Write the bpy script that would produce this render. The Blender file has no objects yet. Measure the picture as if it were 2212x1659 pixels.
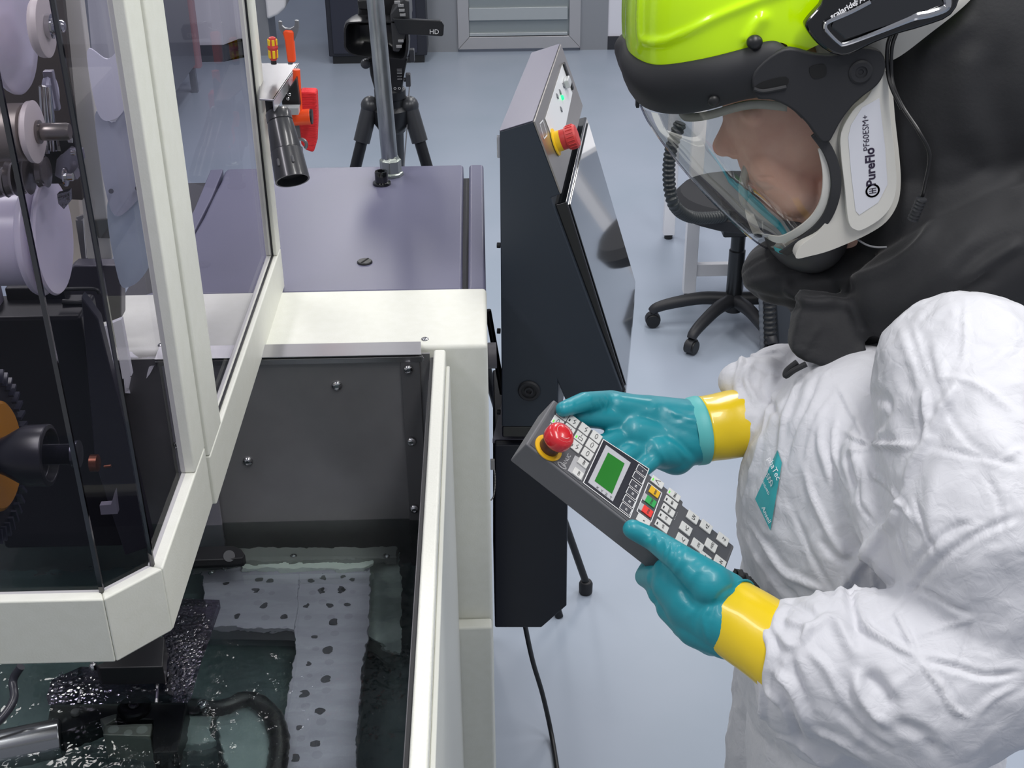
import bpy, math, random
import numpy as np
from math import sin, cos, pi, radians
from mathutils import Vector, Matrix
from mathutils.bvhtree import BVHTree
SC = bpy.context.scene
COL = SC.collection
# ------------------------------------------------------------ camera
FPX, CH = 2785.0, 2.15                     # focal length in pixels of the 2212 px wide frame, camera height
TH, PS, RO = radians(28.8), radians(1.2), radians(.56)
cF = np.array([sin(PS)*cos(TH), cos(PS)*cos(TH), -sin(TH)])
_r = np.array([cos(PS), -sin(PS), 0.]); _u = np.cross(_r, cF)
cR = _r*cos(RO)-_u*sin(RO); cU = _u*cos(RO)+_r*sin(RO)
cC = np.array([0, 0, CH])
cam = bpy.data.cameras.new('camera'); camo = bpy.data.objects.new('camera', cam); COL.objects.link(camo)
cam.sensor_fit = 'HORIZONTAL'; cam.sensor_width = 36; cam.lens = 36*FPX/2212
cam.clip_start = .05; cam.clip_end = 60
m = Matrix.Identity(4)
for i in range(3):
    m[i][0] = cR[i]; m[i][1] = cU[i]; m[i][2] = -cF[i]; m[i][3] = cC[i]
camo.matrix_world = m
SC.camera = camo
SC.view_settings.view_transform = 'Standard'; SC.view_settings.look = 'None'
SC.view_settings.gamma = 1; SC.view_settings.use_curve_mapping = False
SC.view_settings.exposure = 0.06
# ------------------------------------------------------------ light: even white room light + ceiling panels
w = bpy.data.worlds.new('world'); SC.world = w; w.use_nodes = True
w.node_tree.nodes['Background'].inputs[0].default_value = (.84, .88, 1.0, 1)
w.node_tree.nodes['Background'].inputs[1].default_value = 0.34
def lamp(name, loc, size, power, rot=(0, 0, 0), col=(1, .98, .96)):
    l = bpy.data.lights.new(name, 'AREA'); l.shape = 'RECTANGLE'; l.size = size[0]; l.size_y = size[1]
    l.energy = power; l.color = col
    o = bpy.data.objects.new(name, l); COL.objects.link(o); o.location = loc; o.rotation_euler = rot
    return o
for i, (lx, ly, sx, sy, pw) in enumerate([(-1.3, .9, .3, 1.5, 26), (.5, .6, .3, 1.5, 26), (1.9, 1.6, .3, 1.5, 26),
                                 (-1.3, 3.4, .3, 1.5, 26), (.5, 3.4, .3, 1.5, 26), (2.1, 4.0, .3, 1.5, 26),
                                 (-.7, 6.3, .3, 1.5, 26), (1.1, 6.3, .3, 1.5, 26)]):
    lamp('ceiling_light', (lx, ly, 3.1), (sx, sy), pw)
# ------------------------------------------------------------ helpers
V = lambda *a: np.array(a, float)
def nrm(v): v = np.array(v, float); return v/np.linalg.norm(v)
def P(px, py, **k):
    """the point of the place seen at a photo position, on the plane x= / y= / z=, at depth d=, or on pl=(point, normal)"""
    d = cF*FPX+cR*(px-1106)-cU*(py-829.5)
    if 'd' in k: return cC+d/FPX*k['d']
    if 'pl' in k:
        p, n = k['pl']; return cC+d*(np.dot(np.array(p)-cC, n)/np.dot(d, n))
    (n, v), = k.items(); i = 'xyz'.index(n)
    return cC+d*((v-cC[i])/d[i])
def srgb(c):
    if isinstance(c, str): c = [int(c[i:i+2], 16) for i in (0, 2, 4)]
    return tuple(((x/255)/12.92 if x/255 <= .04045 else ((x/255+.055)/1.055)**2.4) for x in c)+(1,)
MATS = {}
def mat(name, col, rough=.5, metal=0., bump=None, var=None, **k):
    if name in MATS: return MATS[name]
    m = bpy.data.materials.new(name); m.use_nodes = True
    nt = m.node_tree; b = nt.nodes['Principled BSDF']
    b.inputs['Base Color'].default_value = srgb(col); b.inputs['Roughness'].default_value = rough
    b.inputs['Metallic'].default_value = metal
    if 'spec' in k: b.inputs['Specular IOR Level'].default_value = k['spec']
    if 'coat' in k: b.inputs['Coat Weight'].default_value = k['coat']; b.inputs['Coat Roughness'].default_value = k.get('coatr', .05)
    if 'sheen' in k: b.inputs['Sheen Weight'].default_value = k['sheen']
    if 'sss' in k:
        b.inputs['Subsurface Weight'].default_value = k['sss']; b.inputs['Subsurface Radius'].default_value = (.02, .01, .006)
        b.inputs['Subsurface Scale'].default_value = .5
    if 'emit' in k:
        b.inputs['Emission Color'].default_value = srgb(k['emit']); b.inputs['Emission Strength'].default_value = k.get('es', 1)
    tc = nt.nodes.new('ShaderNodeTexCoord')
    if bump:          # (scale, strength, distance[, stretch])
        tx = nt.nodes.new('ShaderNodeTexNoise'); tx.inputs['Scale'].default_value = bump[0]; tx.inputs['Detail'].default_value = 4
        mp = nt.nodes.new('ShaderNodeMapping'); nt.links.new(tc.outputs['Object'], mp.inputs[0]); nt.links.new(mp.outputs[0], tx.inputs[0])
        if len(bump) > 3: mp.inputs['Scale'].default_value = bump[3]
        bp = nt.nodes.new('ShaderNodeBump'); bp.inputs['Strength'].default_value = bump[1]; bp.inputs['Distance'].default_value = bump[2]
        nt.links.new(tx.outputs['Fac'], bp.inputs['Height']); nt.links.new(bp.outputs[0], b.inputs['Normal'])
    if var:           # (scale, second colour[, stretch])
        tx = nt.nodes.new('ShaderNodeTexNoise'); tx.inputs['Scale'].default_value = var[0]; tx.inputs['Detail'].default_value = 5
        mp = nt.nodes.new('ShaderNodeMapping'); nt.links.new(tc.outputs['Object'], mp.inputs[0]); nt.links.new(mp.outputs[0], tx.inputs[0])
        if len(var) > 2: mp.inputs['Scale'].default_value = var[2]
        rp = nt.nodes.new('ShaderNodeValToRGB'); rp.color_ramp.elements[0].position = .35; rp.color_ramp.elements[1].position = .65
        rp.color_ramp.elements[0].color = srgb(col); rp.color_ramp.elements[1].color = srgb(var[1])
        nt.links.new(tx.outputs['Fac'], rp.inputs[0]); nt.links.new(rp.outputs[0], b.inputs['Base Color'])
    MATS[name] = m
    return m
def clear(name, tint, gloss=.08, rough=.02, bump=None, graz=1.0):
    """thin clear sheet: tinted see-through with Fresnel mirror"""
    m = bpy.data.materials.new(name); m.use_nodes = True; nt = m.node_tree; nt.nodes.clear()
    o = nt.nodes.new('ShaderNodeOutputMaterial'); t = nt.nodes.new('ShaderNodeBsdfTransparent'); g = nt.nodes.new('ShaderNodeBsdfGlossy')
    x = nt.nodes.new('ShaderNodeMixShader'); fr = nt.nodes.new('ShaderNodeFresnel'); fr.inputs[0].default_value = 1.5
    ml = nt.nodes.new('ShaderNodeMath'); ml.operation = 'MULTIPLY_ADD'; ml.inputs[1].default_value = graz; ml.inputs[2].default_value = gloss; ml.use_clamp = True
    t.inputs[0].default_value = srgb(tint); g.inputs[1].default_value = rough
    nt.links.new(fr.outputs[0], ml.inputs[0]); nt.links.new(ml.outputs[0], x.inputs[0])
    nt.links.new(t.outputs[0], x.inputs[1]); nt.links.new(g.outputs[0], x.inputs[2]); nt.links.new(x.outputs[0], o.inputs[0])
    if bump:
        tc = nt.nodes.new('ShaderNodeTexCoord'); tx = nt.nodes.new('ShaderNodeTexVoronoi'); tx.inputs['Scale'].default_value = bump[0]
        nt.links.new(tc.outputs['Object'], tx.inputs[0])
        bp = nt.nodes.new('ShaderNodeBump'); bp.inputs['Strength'].default_value = bump[1]; bp.inputs['Distance'].default_value = bump[2]
        nt.links.new(tx.outputs['Distance'], bp.inputs['Height']); nt.links.new(bp.outputs[0], g.inputs['Normal']); nt.links.new(bp.outputs[0], fr.inputs['Normal'])
    MATS[name] = m
    return m
def milky(name, col, alpha, rough=.3):
    """frosted sheet: part see-through, part solid colour"""
    m = mat(name, col, rough); m.node_tree.nodes['Principled BSDF'].inputs['Alpha'].default_value = alpha
    return m
class M:
    """mesh collector"""
    def __init__(s): s.v = []; s.f = []; s.mi = []; s.cur = 0
    def add(s, vs, fs):
        o = len(s.v); s.v += [tuple(map(float, p)) for p in vs]
        s.f += [tuple(i+o for i in f) for f in fs]; s.mi += [s.cur]*len(fs); return s
    def box(s, c, size, ax=None):
        c = np.array(c, float); ax = np.eye(3) if ax is None else np.array(ax); h = np.array(size)/2
        vs = [c+ax[0]*h[0]*i+ax[1]*h[1]*j+ax[2]*h[2]*k for i in (-1, 1) for j in (-1, 1) for k in (-1, 1)]
        return s.add(vs, [(0, 1, 3, 2), (4, 6, 7, 5), (0, 4, 5, 1), (2, 3, 7, 6), (0, 2, 6, 4), (1, 5, 7, 3)])
    def bb(s, x0, x1, y0, y1, z0, z1): return s.box(((x0+x1)/2, (y0+y1)/2, (z0+z1)/2), (x1-x0, y1-y0, z1-z0))
    def prism(s, poly, ext):
        n = len(poly); e = np.array(ext, float); a = [np.array(p, float) for p in poly]
        nn = sum((np.cross(a[i]-a[0], a[(i+1) % n]-a[0]) for i in range(n)), np.zeros(3))
        if np.dot(nn, e) > 0: a = a[::-1]
        vs = a+[p+e for p in a]
        return s.add(vs, [tuple(range(n)), tuple(range(2*n-1, n-1, -1))]+[(i, i+n, (i+1) % n+n, (i+1) % n) for i in range(n)])
    def loft(s, rows, closed=False, capa=False, capb=False, flip=False):
        n = len(rows[0]); vs = [p for r in rows for p in r]; fs = []
        for j in range(len(rows)-1):
            for i in range(n if closed else n-1):
                a, b = j*n+i, j*n+(i+1) % n
                fs.append((a, b, b+n, a+n) if not flip else (a, a+n, b+n, b))
        if capa: fs.append(tuple(range(n)) if flip else tuple(range(n-1, -1, -1)))
        if capb: q = (len(rows)-1)*n; fs.append(tuple(range(q+n-1, q-1, -1)) if flip else tuple(range(q, q+n)))
        return s.add(vs, fs)
    def lathe(s, o, ax, prof, n=32, cap=True):
        ax = nrm(ax); t = nrm(np.cross(ax, (0, 0, 1) if abs(ax[2]) < .9 else (1, 0, 0))); b = np.cross(ax, t); o = np.array(o, float)
        rows = [[o+ax*h+(t*cos(2*pi*i/n)+b*sin(2*pi*i/n))*r for i in range(n)] for r, h in prof]
        return s.loft(rows, True, cap, cap)
    def cyl(s, a, b, r, n=24, r2=None):
        a = np.array(a, float); b = np.array(b, float); L = np.linalg.norm(b-a)
        return s.lathe(a, b-a, [(r, 0), (r if r2 is None else r2, L)], n)
    def tube(s, path, r, n=12, cap=True):
        p = np.array(path, float); k = len(p); r = np.full(k, r) if np.isscalar(r) else np.array(r)
        t = np.gradient(p, axis=0); t /= np.linalg.norm(t, axis=1)[:, None]
        u = nrm(np.cross(t[0], (0, 0, 1) if abs(t[0][2]) < .9 else (1, 0, 0))); rows = []
        for i in range(k):
            u = nrm(u-t[i]*np.dot(u, t[i])); w_ = np.cross(t[i], u)
            rows.append([p[i]+(u*cos(2*pi*j/n)+w_*sin(2*pi*j/n))*r[i] for j in range(n)])
        return s.loft(rows, True, cap, cap)
    def caps(s, pts, rad, n=20):
        """chain of tapered capsules: each link a closed body with round ends"""
        for (a, ra), (b, rb) in zip(zip(pts[:-1], rad[:-1]), zip(pts[1:], rad[1:])):
            a = np.array(a, float); b = np.array(b, float); L = np.linalg.norm(b-a)
            pr = [(ra*max(sin(q), .02), -ra*cos(q)) for q in np.linspace(0, pi/2, 6)]+[(rb*max(cos(q), .02), L+rb*sin(q)) for q in np.linspace(0, pi/2, 6)]
            s.lathe(a, b-a, pr, n)
        return s
    def ell(s, c, ax, rad, n=24, m=14):
        c = np.array(c, float); ax = np.array(ax)
        rows = [[c+ax[0]*rad[0]*sin(q)*cos(a)+ax[1]*rad[1]*sin(q)*sin(a)+ax[2]*rad[2]*cos(q) for a in np.linspace(0, 2*pi, n, endpoint=False)]
                for q in np.linspace(.04, pi-.04, m)]
        return s.loft(rows, True, True, True, flip=True)
    def text(s, txt, size, o, ux, uy, ext=.0004, bold=0., align='CENTER'):
        c = bpy.data.curves.new('t', 'FONT'); c.body = txt; c.size = size; c.extrude = 0; c.offset = bold; c.align_x = align; c.align_y = 'CENTER'; c.resolution_u = 3
        ob = bpy.data.objects.new('t', c); COL.objects.link(ob)
        dg = bpy.context.evaluated_depsgraph_get(); me = bpy.data.meshes.new_from_object(ob.evaluated_get(dg))
        ux = nrm(ux); uy = nrm(uy-ux*np.dot(ux, uy)); nz = np.cross(ux, uy); o = np.array(o, float)+nz*ext
        s.add([o+ux*v.co.x+uy*v.co.y for v in me.vertices], [tuple(p.vertices) for p in me.polygons])
        bpy.data.objects.remove(ob); bpy.data.curves.remove(c); bpy.data.meshes.remove(me); return s
    def stroke(s, pts, wd, nz, ext=.0004, closed=False):
        """flat line of width wd on a surface with normal nz"""
        p = [np.array(q, float) for q in pts]; n = len(p); nz = nrm(nz)
        if closed: p = p+[p[0]]
        for a, b in zip(p[:-1], p[1:]):
            t = nrm(b-a); q = np.cross(nz, t)*wd/2; a = a-t*wd/2+nz*ext; b = b+t*wd/2+nz*ext
            s.add([a-q, b-q, b+q, a+q], [(0, 1, 2, 3)])
        return s
def wloc(o):
    v = V(0, 0, 0)
    while o is not None: v = v+np.array(o.location); o = o.parent
    return v
def tag(o, label=None, cat=None, group=None, kind=None):
    for k, x in (('label', label), ('category', cat), ('group', group), ('kind', kind)):
        if x: o[k] = x
    return o
def thing(name, label, cat, loc, group=None):
    o = bpy.data.objects.new(name, None); COL.objects.link(o); o.location = tuple(map(float, loc)); o.empty_display_size = .05
    return tag(o, label, cat, group)
def fin(me, smooth=35):
    me.validate()
    if smooth is None: return
    me.polygons.foreach_set('use_smooth', [True]*len(me.polygons))
    if smooth < 180: me.set_sharp_from_angle(angle=radians(smooth))
def build(name, mb, mats, parent=None, bevel=0, smooth=35, seg=2, label=None, origin=None, subd=0, solid=0, **k):
    mats = mats if isinstance(mats, (list, tuple)) else [mats]
    vs = np.array(mb.v)
    if parent is not None: off = wloc(parent)
    else:
        off = np.array(origin, float) if origin is not None else V((vs[:, 0].min()+vs[:, 0].max())/2, (vs[:, 1].min()+vs[:, 1].max())/2, vs[:, 2].min())
    me = bpy.data.meshes.new(name); me.from_pydata([tuple(v) for v in vs-off], [], mb.f)
    for m_ in mats: me.materials.append(m_)
    me.polygons.foreach_set('material_index', mb.mi); fin(me, smooth)
    o = bpy.data.objects.new(name, me); COL.objects.link(o)
    if parent is not None: o.parent = parent
    else: o.location = tuple(off)
    if solid: q = o.modifiers.new('s', 'SOLIDIFY'); q.thickness = solid; q.offset = 0
    if subd: q = o.modifiers.new('d', 'SUBSURF'); q.levels = subd; q.render_levels = subd
    if bevel:
        q = o.modifiers.new('b', 'BEVEL'); q.width = bevel; q.segments = seg; q.limit_method = 'ANGLE'; q.angle_limit = radians(40); q.harden_normals = True
    if label: o['label'] = label
    return tag(o, None, k.get('cat'), k.get('group'), k.get('kind'))
def struct(name, mb, mats, **k): return build(name, mb, mats, kind='structure', **k)
def cr(pts, n=10, closed=False):
    """smooth curve through points"""
    p = np.array(pts, float); N = len(p); out = []
    segs = N if closed else N-1
    for i in range(segs):
        g = lambda j: p[j % N] if closed else p[min(max(j, 0), N-1)]
        a, b, c, d = g(i-1), g(i), g(i+1), g(i+2)
        for t in np.linspace(0, 1, n, endpoint=False):
            out.append(.5*((2*b)+(-a+c)*t+(2*a-5*b+4*c-d)*t*t+(-a+3*b-3*c+d)*t**3))
    if not closed: out.append(p[-1])
    return np.array(out)
def resamp(c, n):
    c = np.array(c, float); L = np.r_[0, np.cumsum(np.linalg.norm(np.diff(c, axis=0), axis=1))]
    t = np.linspace(0, L[-1], n); return np.stack([np.interp(t, L, c[:, i]) for i in range(c.shape[1])], 1)
def screw(mb, p, n, r, h=None):
    h = h or r*.62; mb.lathe(np.array(p), n, [(r, 0), (r*.97, h*.35), (r*.82, h*.72), (r*.55, h*.95), (r*.45, h), (r*.42, h*.6)], 20)
# ------------------------------------------------------------ materials
CREAM = mat('cream_powder_coat', 'DEDFD6', .55, bump=(420, .25, .0006), var=(60, 'DBDCD2'))
CREAM2 = mat('cream_rim_coat', 'DEDFD6', .38, bump=(260, .5, .0012))
STEEL = mat('brushed_steel', 'B4B3B6', .32, .9, bump=(30, .12, .0005, (1, 30, 1)))
DSTEEL = mat('dark_steel_plate', 'A09FA0', .5, .8, var=(5, '8C8B8C'), bump=(40, .1, .0004))
CHROME = mat('chrome', 'C8C8CA', .12, 1)
ZINC = mat('galvanised_pipe', 'A9AEB2', .3, .85, var=(18, '8E9498', (6, 6, 1)))
NAVY = mat('navy_powder_coat', '2A323C', .45, bump=(500, .2, .0004))
LAV = mat('dark_cabinet_top', '5E5E74', .38, bump=(500, .15, .0004))
BLACK = mat('black_plastic', '1B1C1E', .42)
BLACKG = mat('black_gloss', '101113', .12, coat=.5)
RUB = mat('black_rubber', '222327', .62, bump=(60, .15, .001))
WHITE = mat('white_paint', 'E9E9EC', .5)
WHT = mat('white_marking', 'D9DADC', .5)
RED = mat('red_plastic', 'C4202A', .25, coat=.4)
REDM = mat('red_matt_plastic', 'C23A38', .45)
ORANGE = mat('orange_plastic', 'F0501C', .42)
YEL = mat('yellow_plastic', 'E8C020', .45)
GREY = mat('grey_plastic', '77787C', .5)
# ------------------------------------------------------------ floor and walls
fl = bpy.data.materials.new('epoxy_floor'); fl.use_nodes = True; nt = fl.node_tree; b = nt.nodes['Principled BSDF']
tc = nt.nodes.new('ShaderNodeTexCoord'); n1 = nt.nodes.new('ShaderNodeTexNoise'); n1.inputs['Scale'].default_value = 1.6; n1.inputs['Detail'].default_value = 8
rp = nt.nodes.new('ShaderNodeValToRGB'); rp.color_ramp.elements[0].color = srgb('98A4B2'); rp.color_ramp.elements[1].color = srgb('A3ACBB')
rp.color_ramp.elements[0].position = .3; rp.color_ramp.elements[1].position = .7
nt.links.new(tc.outputs['Object'], n1.inputs[0]); nt.links.new(n1.outputs['Fac'], rp.inputs[0]); nt.links.new(rp.outputs[0], b.inputs['Base Color'])
b.inputs['Roughness'].default_value = .34; b.inputs['Specular IOR Level'].default_value = .42
n2 = nt.nodes.new('ShaderNodeTexNoise'); n2.inputs['Scale'].default_value = 9; n2.inputs['Detail'].default_value = 6
bp = nt.nodes.new('ShaderNodeBump'); bp.inputs['Strength'].default_value = .12; bp.inputs['Distance'].default_value = .004
nt.links.new(tc.outputs['Object'], n2.inputs[0]); nt.links.new(n2.outputs['Fac'], bp.inputs['Height']); nt.links.new(bp.outputs[0], b.inputs['Normal'])
struct('floor', M().bb(-4, 4.5, -1.5, 12.6, -.05, 0), fl, smooth=None)
WALLM = mat('wall_paint', 'DCDCE4', .6)
SKIRT = mat('grey_skirting', '4C4F58', .55)
WSTEEL = mat('wall_steel', '9C9EA2', .38, .55, bump=(25, .12, .0006, (30, 30, 1)))
WY = 8.43
# left: projecting wall, chamfered corner, return to the steel jamb
lf = [(-4, 8.275), (-1.64, 8.275), (-1.565, WY), (-1.37, WY), (-1.37, WY+.25), (-4, WY+.25)]
struct('wall_left', M().prism([(x, y, 0) for x, y in lf], (0, 0, 3)), WALLM)
sk = [(-4, 8.262), (-1.645, 8.262), (-1.573, WY-.012), (-1.45, WY-.012), (-1.45, WY+.0), (-1.565, WY), (-1.64, 8.275), (-4, 8.275)]
struct('baseboard_left', M().prism([(x, y, 0) for x, y in sk], (0, 0, .105)), SKIRT)
struct('trim_1', M().bb(-1.455, -1.365, WY-.03, WY+.26, 0, 3), WSTEEL)
# far wall beyond the opening, wall pieces around the steel door
struct('wall_far', M().bb(-4, 4.5, 12.3, 12.5, 0, 3), WALLM)
XR0, XD0, XD1, XR1 = P(925, 110, z=0)[0], P(990, 110, z=0)[0], P(1253, 108, z=0)[0], P(1312, 107, z=0)[0]
struct('wall_back', M().bb(XR1, 4.5, WY, WY+.2, 0, 3), WALLM)
struct('baseboard_back', M().bb(XR1, 4.5, WY-.012, WY, 0, .085), mat('dark_skirting', '2E3036', .5))
struct('trim_2', M().bb(-.42, XD0, WY-.01, WY+.2, 0, 3), WSTEEL)
struct('trim_3', M().bb(XD1, XR1, WY-.01, WY+.2, 0, 3), WSTEEL)
mb = M()
y0 = WY-.035; fw = .075
mb.prism([(XD0, y0, .02), (XD1, y0, .02), (XD1-fw, y0, .10), (XD0+fw, y0, .10)], (0, .05, 0))
mb.prism([(XD0, y0, .02), (XD0+fw, y0, .10), (XD0+fw, y0, 2.1), (XD0, y0, 2.1)], (0, .05, 0))
mb.prism([(XD1, y0, .02), (XD1-fw, y0, .10), (XD1-fw, y0, 2.1), (XD1, y0, 2.1)], (0, .05, 0))
dr = struct('door_1', mb, mat('door_steel', 'B9B8BA', .33, .6), bevel=.004)
mb = M()
mb.bb(XD0+fw, XD1-fw, WY-.012, WY, .1, 2.1)
build('door_panel', mb, mat('louvre_grey', '8F979A', .4, .4), dr)
for z0, z1 in ((.105, .125), (.205, .285)):
    build('louvre_rail', M().bb(XD0+fw, XD1-fw-.01, y0-.002, WY-.01, z0, z1), mat('louvre_rail', 'B6BBBC', .3, .5), dr, bevel=.003)
# bits at the left: steel cabinets along the wall with legs, a pink panel edge
SSC = mat('steel_cabinet', '8B8D95', .38, .5)
xa = P(430, 197, z=0); xb = P(408, 255, z=0)
for k, (ya, yb, lab) in enumerate(((6.95, 7.6, 'grey steel cabinet on legs at the far left wall, nearer the white wall corner'), (6.0, 6.88, 'grey steel cabinet on legs in front of the other, partly behind the cream frame'))):
    t = thing('steel_cabinet', lab, 'cabinet', (xa[0]-.25, (ya+yb)/2, 0), 'steel cabinets along the left wall')
    x1 = xa[0]
    mb = M().bb(x1-.5, x1-.02, ya, yb, .14, 2.0)
    build('cabinet_body', mb, SSC, t, bevel=.006)
    build('door', M().bb(x1-.02, x1, ya+.01, yb-.01, .16, 1.95), SSC, t, bevel=.003)
    for yy in (ya+.02, yb-.02):
        for xx in (x1-.02, x1-.46): build('leg', M().bb(xx-.018, xx+.018, yy-.018, yy+.018, 0, .14), SSC, t)
build('red_board', M().bb(xa[0]-.4, xa[0]+.012, 7.66, 7.72, .12, 1.9), mat('faded_red', 'B08E96', .5), cat='board', label='thin faded red board edge beyond the steel cabinets')
# black computer cabinet by the steel trim
x0, x1 = P(735, 105, z=0)[0], P(928, 100, z=0)[0]
t = thing('equipment_cabinet', 'black equipment cabinet standing against the back wall behind the camcorder', 'cabinet', ((x0+x1)/2, 8.2, 0))
ya = 8.15
build('cabinet_body', M().bb(x0-.03, x1, ya, ya+.6, .05, 1.3), mat('cab_black', '22242E', .4), t, bevel=.006)
build('front_panel', M().bb(x0+.0, x1-.06, ya-.012, ya, .07, 1.25), mat('cab_black2', '2B2D3A', .35), t, bevel=.003)
build('plinth', M().bb(x0-.01, x1-.02, ya+.02, ya+.5, 0, .05), BLACK, t)
# white wall unit top left, fixed to the steel jamb
yu = 8.36; xj = -1.366
q1, q2, q3 = P(600, 33, y=yu), P(617, 18, y=yu), P(622, -60, y=yu)
mb = M().prism([(xj, yu, P(556, 44, y=yu)[2]), q1, q2, q3, (xj, yu, q3[2])], (0, .3, 0))
t = thing('wall_basin', 'white rounded wall unit at the top left edge above the orange tools', 'basin', (xj+.1, yu+.15, q1[2]))
build('basin_body', mb, WHITE, t, bevel=.02, seg=4)
build('basin_rim', M().bb(xj, q3[0]+.02, yu-.02, yu+.3, q3[2], q3[2]+.04), WHITE, t, bevel=.01)
# ------------------------------------------------------------ the machine: tank
ZR = 1.25; YF = 1.763
tank = thing('machine_tank', 'cream machine tank with steel lining, filled with clear water, in the foreground', 'machine', (-.5, 1.2, 0))
mb = M().bb(-1.3, 0, YF, 1.975, 0.2, ZR)
build('rear_wall', mb, CREAM, tank, bevel=.007, seg=3)
t_low = build('lower_body', M().prism([P(985, 1357, y=1.735), P(1063, 1355, y=1.735), (P(1063, 1355, y=1.735)[0]+.0, 1.735, .02), (P(985, 1357, y=1.735)[0], 1.735, .02)], (0, .027, 0)), CREAM, tank, bevel=.005)
build('tank_base', M().bb(-1.3, -.072, .35, 1.97, 0.02, .6), mat('base_black', '141418', .5), tank)
door = build('tank_door', M().bb(-.0825, -.064, .3, 1.752, .45, ZR), [CREAM2], tank, bevel=.004, seg=3)
build('door_skin', M().bb(-.064, -.058, .3, 1.735, .25, ZR-.02), mat('cream_door_side', 'D2D3CC', .5), door, bevel=.002)
build('door_seal', M().bb(-.0875, -.0825, .34, 1.74, .6, ZR-.008), BLACK, door)
# steel lining
mb = M(); PY = 1.745
mb.bb(-1.25, -.0885, PY, PY+.004, .6, ZR-.004)
lining = build('splash_plate', mb, DSTEEL, tank)
xl = P(340, 765, z=ZR)[0]; xr = P(911, 758, z=ZR)[0]
mb = M().prism([(xl, PY-.012, ZR-.003), (xr, PY-.012, ZR-.003), (xr, PY-.007, ZR-.014), (xl, PY-.007, ZR-.014)], (0, .002, .0))
mb.prism([(xl, PY-.012, ZR), (xr, PY-.012, ZR), (xr-.002, YF+.006, ZR+.0035), (xl, YF+.006, ZR+.0035)], (0, 0, .0016))
mb.prism([(xr, PY-.012, ZR-.003), (xr+.004, PY-.022, ZR-.008), (xr+.004, PY-.022, ZR), (xr, PY-.012, ZR)], (0, .002, 0))
build('plate_lip', mb, STEEL, lining, bevel=.0006)
a0, a1 = P(865, 768, y=PY), P(901, 768, y=PY)
s1 = build('corner_strip', M().bb(a0[0], a1[0]+.004, PY-.006, PY-.002, .62, a0[2]), mat('strip_steel', '7F7E80', .42, .8), tank, bevel=.0008)
a2, a3 = P(350, 778, y=PY), P(432, 778, y=PY)
s2 = build('corner_strip', M().bb(a2[0], a3[0], PY-.008, PY-.002, .62, a2[2]), mat('strip_steel2', 'A3A1AC', .42, .6), tank, bevel=.0008)
for px, py, par, rr in ((727, 837, lining, .0086), (534, 1001, lining, .0086), (882, 797, s1, .0078), (889, 953, s1, .0078), (895, 1098, s1, .0078), (367, 803, s2, .007), (383, 960, s2, .007)):
    mb = M(); q = P(px, py, y=PY-.006); screw(mb, (q[0], PY-(.008 if par is not lining else .0), q[2]), (0, -1, 0), rr)
    build('screw', mb, CHROME, par, label='domed steel screw')
for px, py in ((918, 733), (349, 746)):
    q = P(px, py, z=ZR); mb = M(); screw(mb, q, (0, 0, 1), .0062, .0028); build('screw', mb, CHROME, tank, label='flat topped steel screw')
# white curved corner piece at the left end of the rim, seen through the panes
c = cr([P(300, 772, z=ZR-.01), P(338, 770, z=ZR-.01), P(328, 800, z=ZR-.02), P(310, 828, z=ZR-.05), P(296, 848, z=ZR-.07), P(287, 850, z=ZR-.07)], 5)
build('corner_cover', M().prism([P(262, 770, z=ZR)]+list(c)+[P(270, 850, z=ZR-.05)], (0, .01, .004)), WHITE, tank, bevel=.003)
# tank floor, benches and fittings under the water
TB = .80
wet = mat('tank_bottom', '46575A', .5, var=(7, '5C6E70'))
build('tank_floor', M().bb(-1.25, -.09, .4, PY, TB-.01, TB), wet, tank)
build('side_lining', M().bb(-1.27, -1.25, .4, PY, TB, 1.1), DSTEEL, tank)
build('right_lining', M().bb(-.0925, -.0885, .4, PY, TB, 1.20), DSTEEL, tank)
PLT = mat('ground_plate', 'B8B5C4', .5, .1, var=(9, 'A6A3B2', (1, 4, 1)))
HOLE = mat('hole_dark', '34343A', .7)
zb = .875
def wp(px, py, z=zb): return P(px, py, z=z)
mb = M().prism([wp(440, 1253), wp(652, 1253), wp(640, 1385), wp(630, 1383), wp(452, 1380)], (0, 0, -.012))
pa = build('perforated_plate', mb, PLT, tank, bevel=.001)
mb = M().prism([wp(652, 1253), wp(803, 1250), wp(800, 1330), wp(797, 1380), wp(788, 1440), wp(782, 1500), wp(775, 1600), wp(770, 1700), wp(595, 1700), wp(622, 1540), wp(640, 1440), wp(640, 1386)], (0, 0, -.012))
pb = build('perforated_plate', mb, PLT, tank, bevel=.001)
ha = [(563, 1278, 9), (587, 1282, 7), (557, 1303, 9), (492, 1285, 7), (573, 1335, 9), (518, 1357, 7), (616, 1358, 7)]
hb = [(675, 1281, 8), (700, 1274, 7), (744, 1273, 7), (762, 1279, 7), (697, 1301, 9), (739, 1300, 8), (665, 1335, 8), (715, 1334, 8), (753, 1332, 9), (723, 1369, 9), (682, 1402, 7), (711, 1431, 9), (669, 1460, 6),
      (705, 1492, 9), (660, 1526, 9), (694, 1560, 10), (650, 1596, 8), (685, 1631, 10), (640, 1662, 8)]
for hs, par in ((ha, pa), (hb, pb)):
    for px, py, r in hs:
        q = wp(px, py); r = r*.00075
        mb = M().lathe(q+V(0, 0, .0006), (0, 0, 1), [(r*.2, -.0002), (r, 0)], 18); build('hole', mb, HOLE, par)
LB = mat('light_bar', 'E6EEE8', .45, .0)
build('light_bar', M().prism([wp(523, 1232, .885), wp(806, 1226, .885), wp(808, 1240, .885), wp(790, 1250, .885), wp(526, 1252, .885)], (0, 0, -.01)), LB, tank, bevel=.001)
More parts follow.
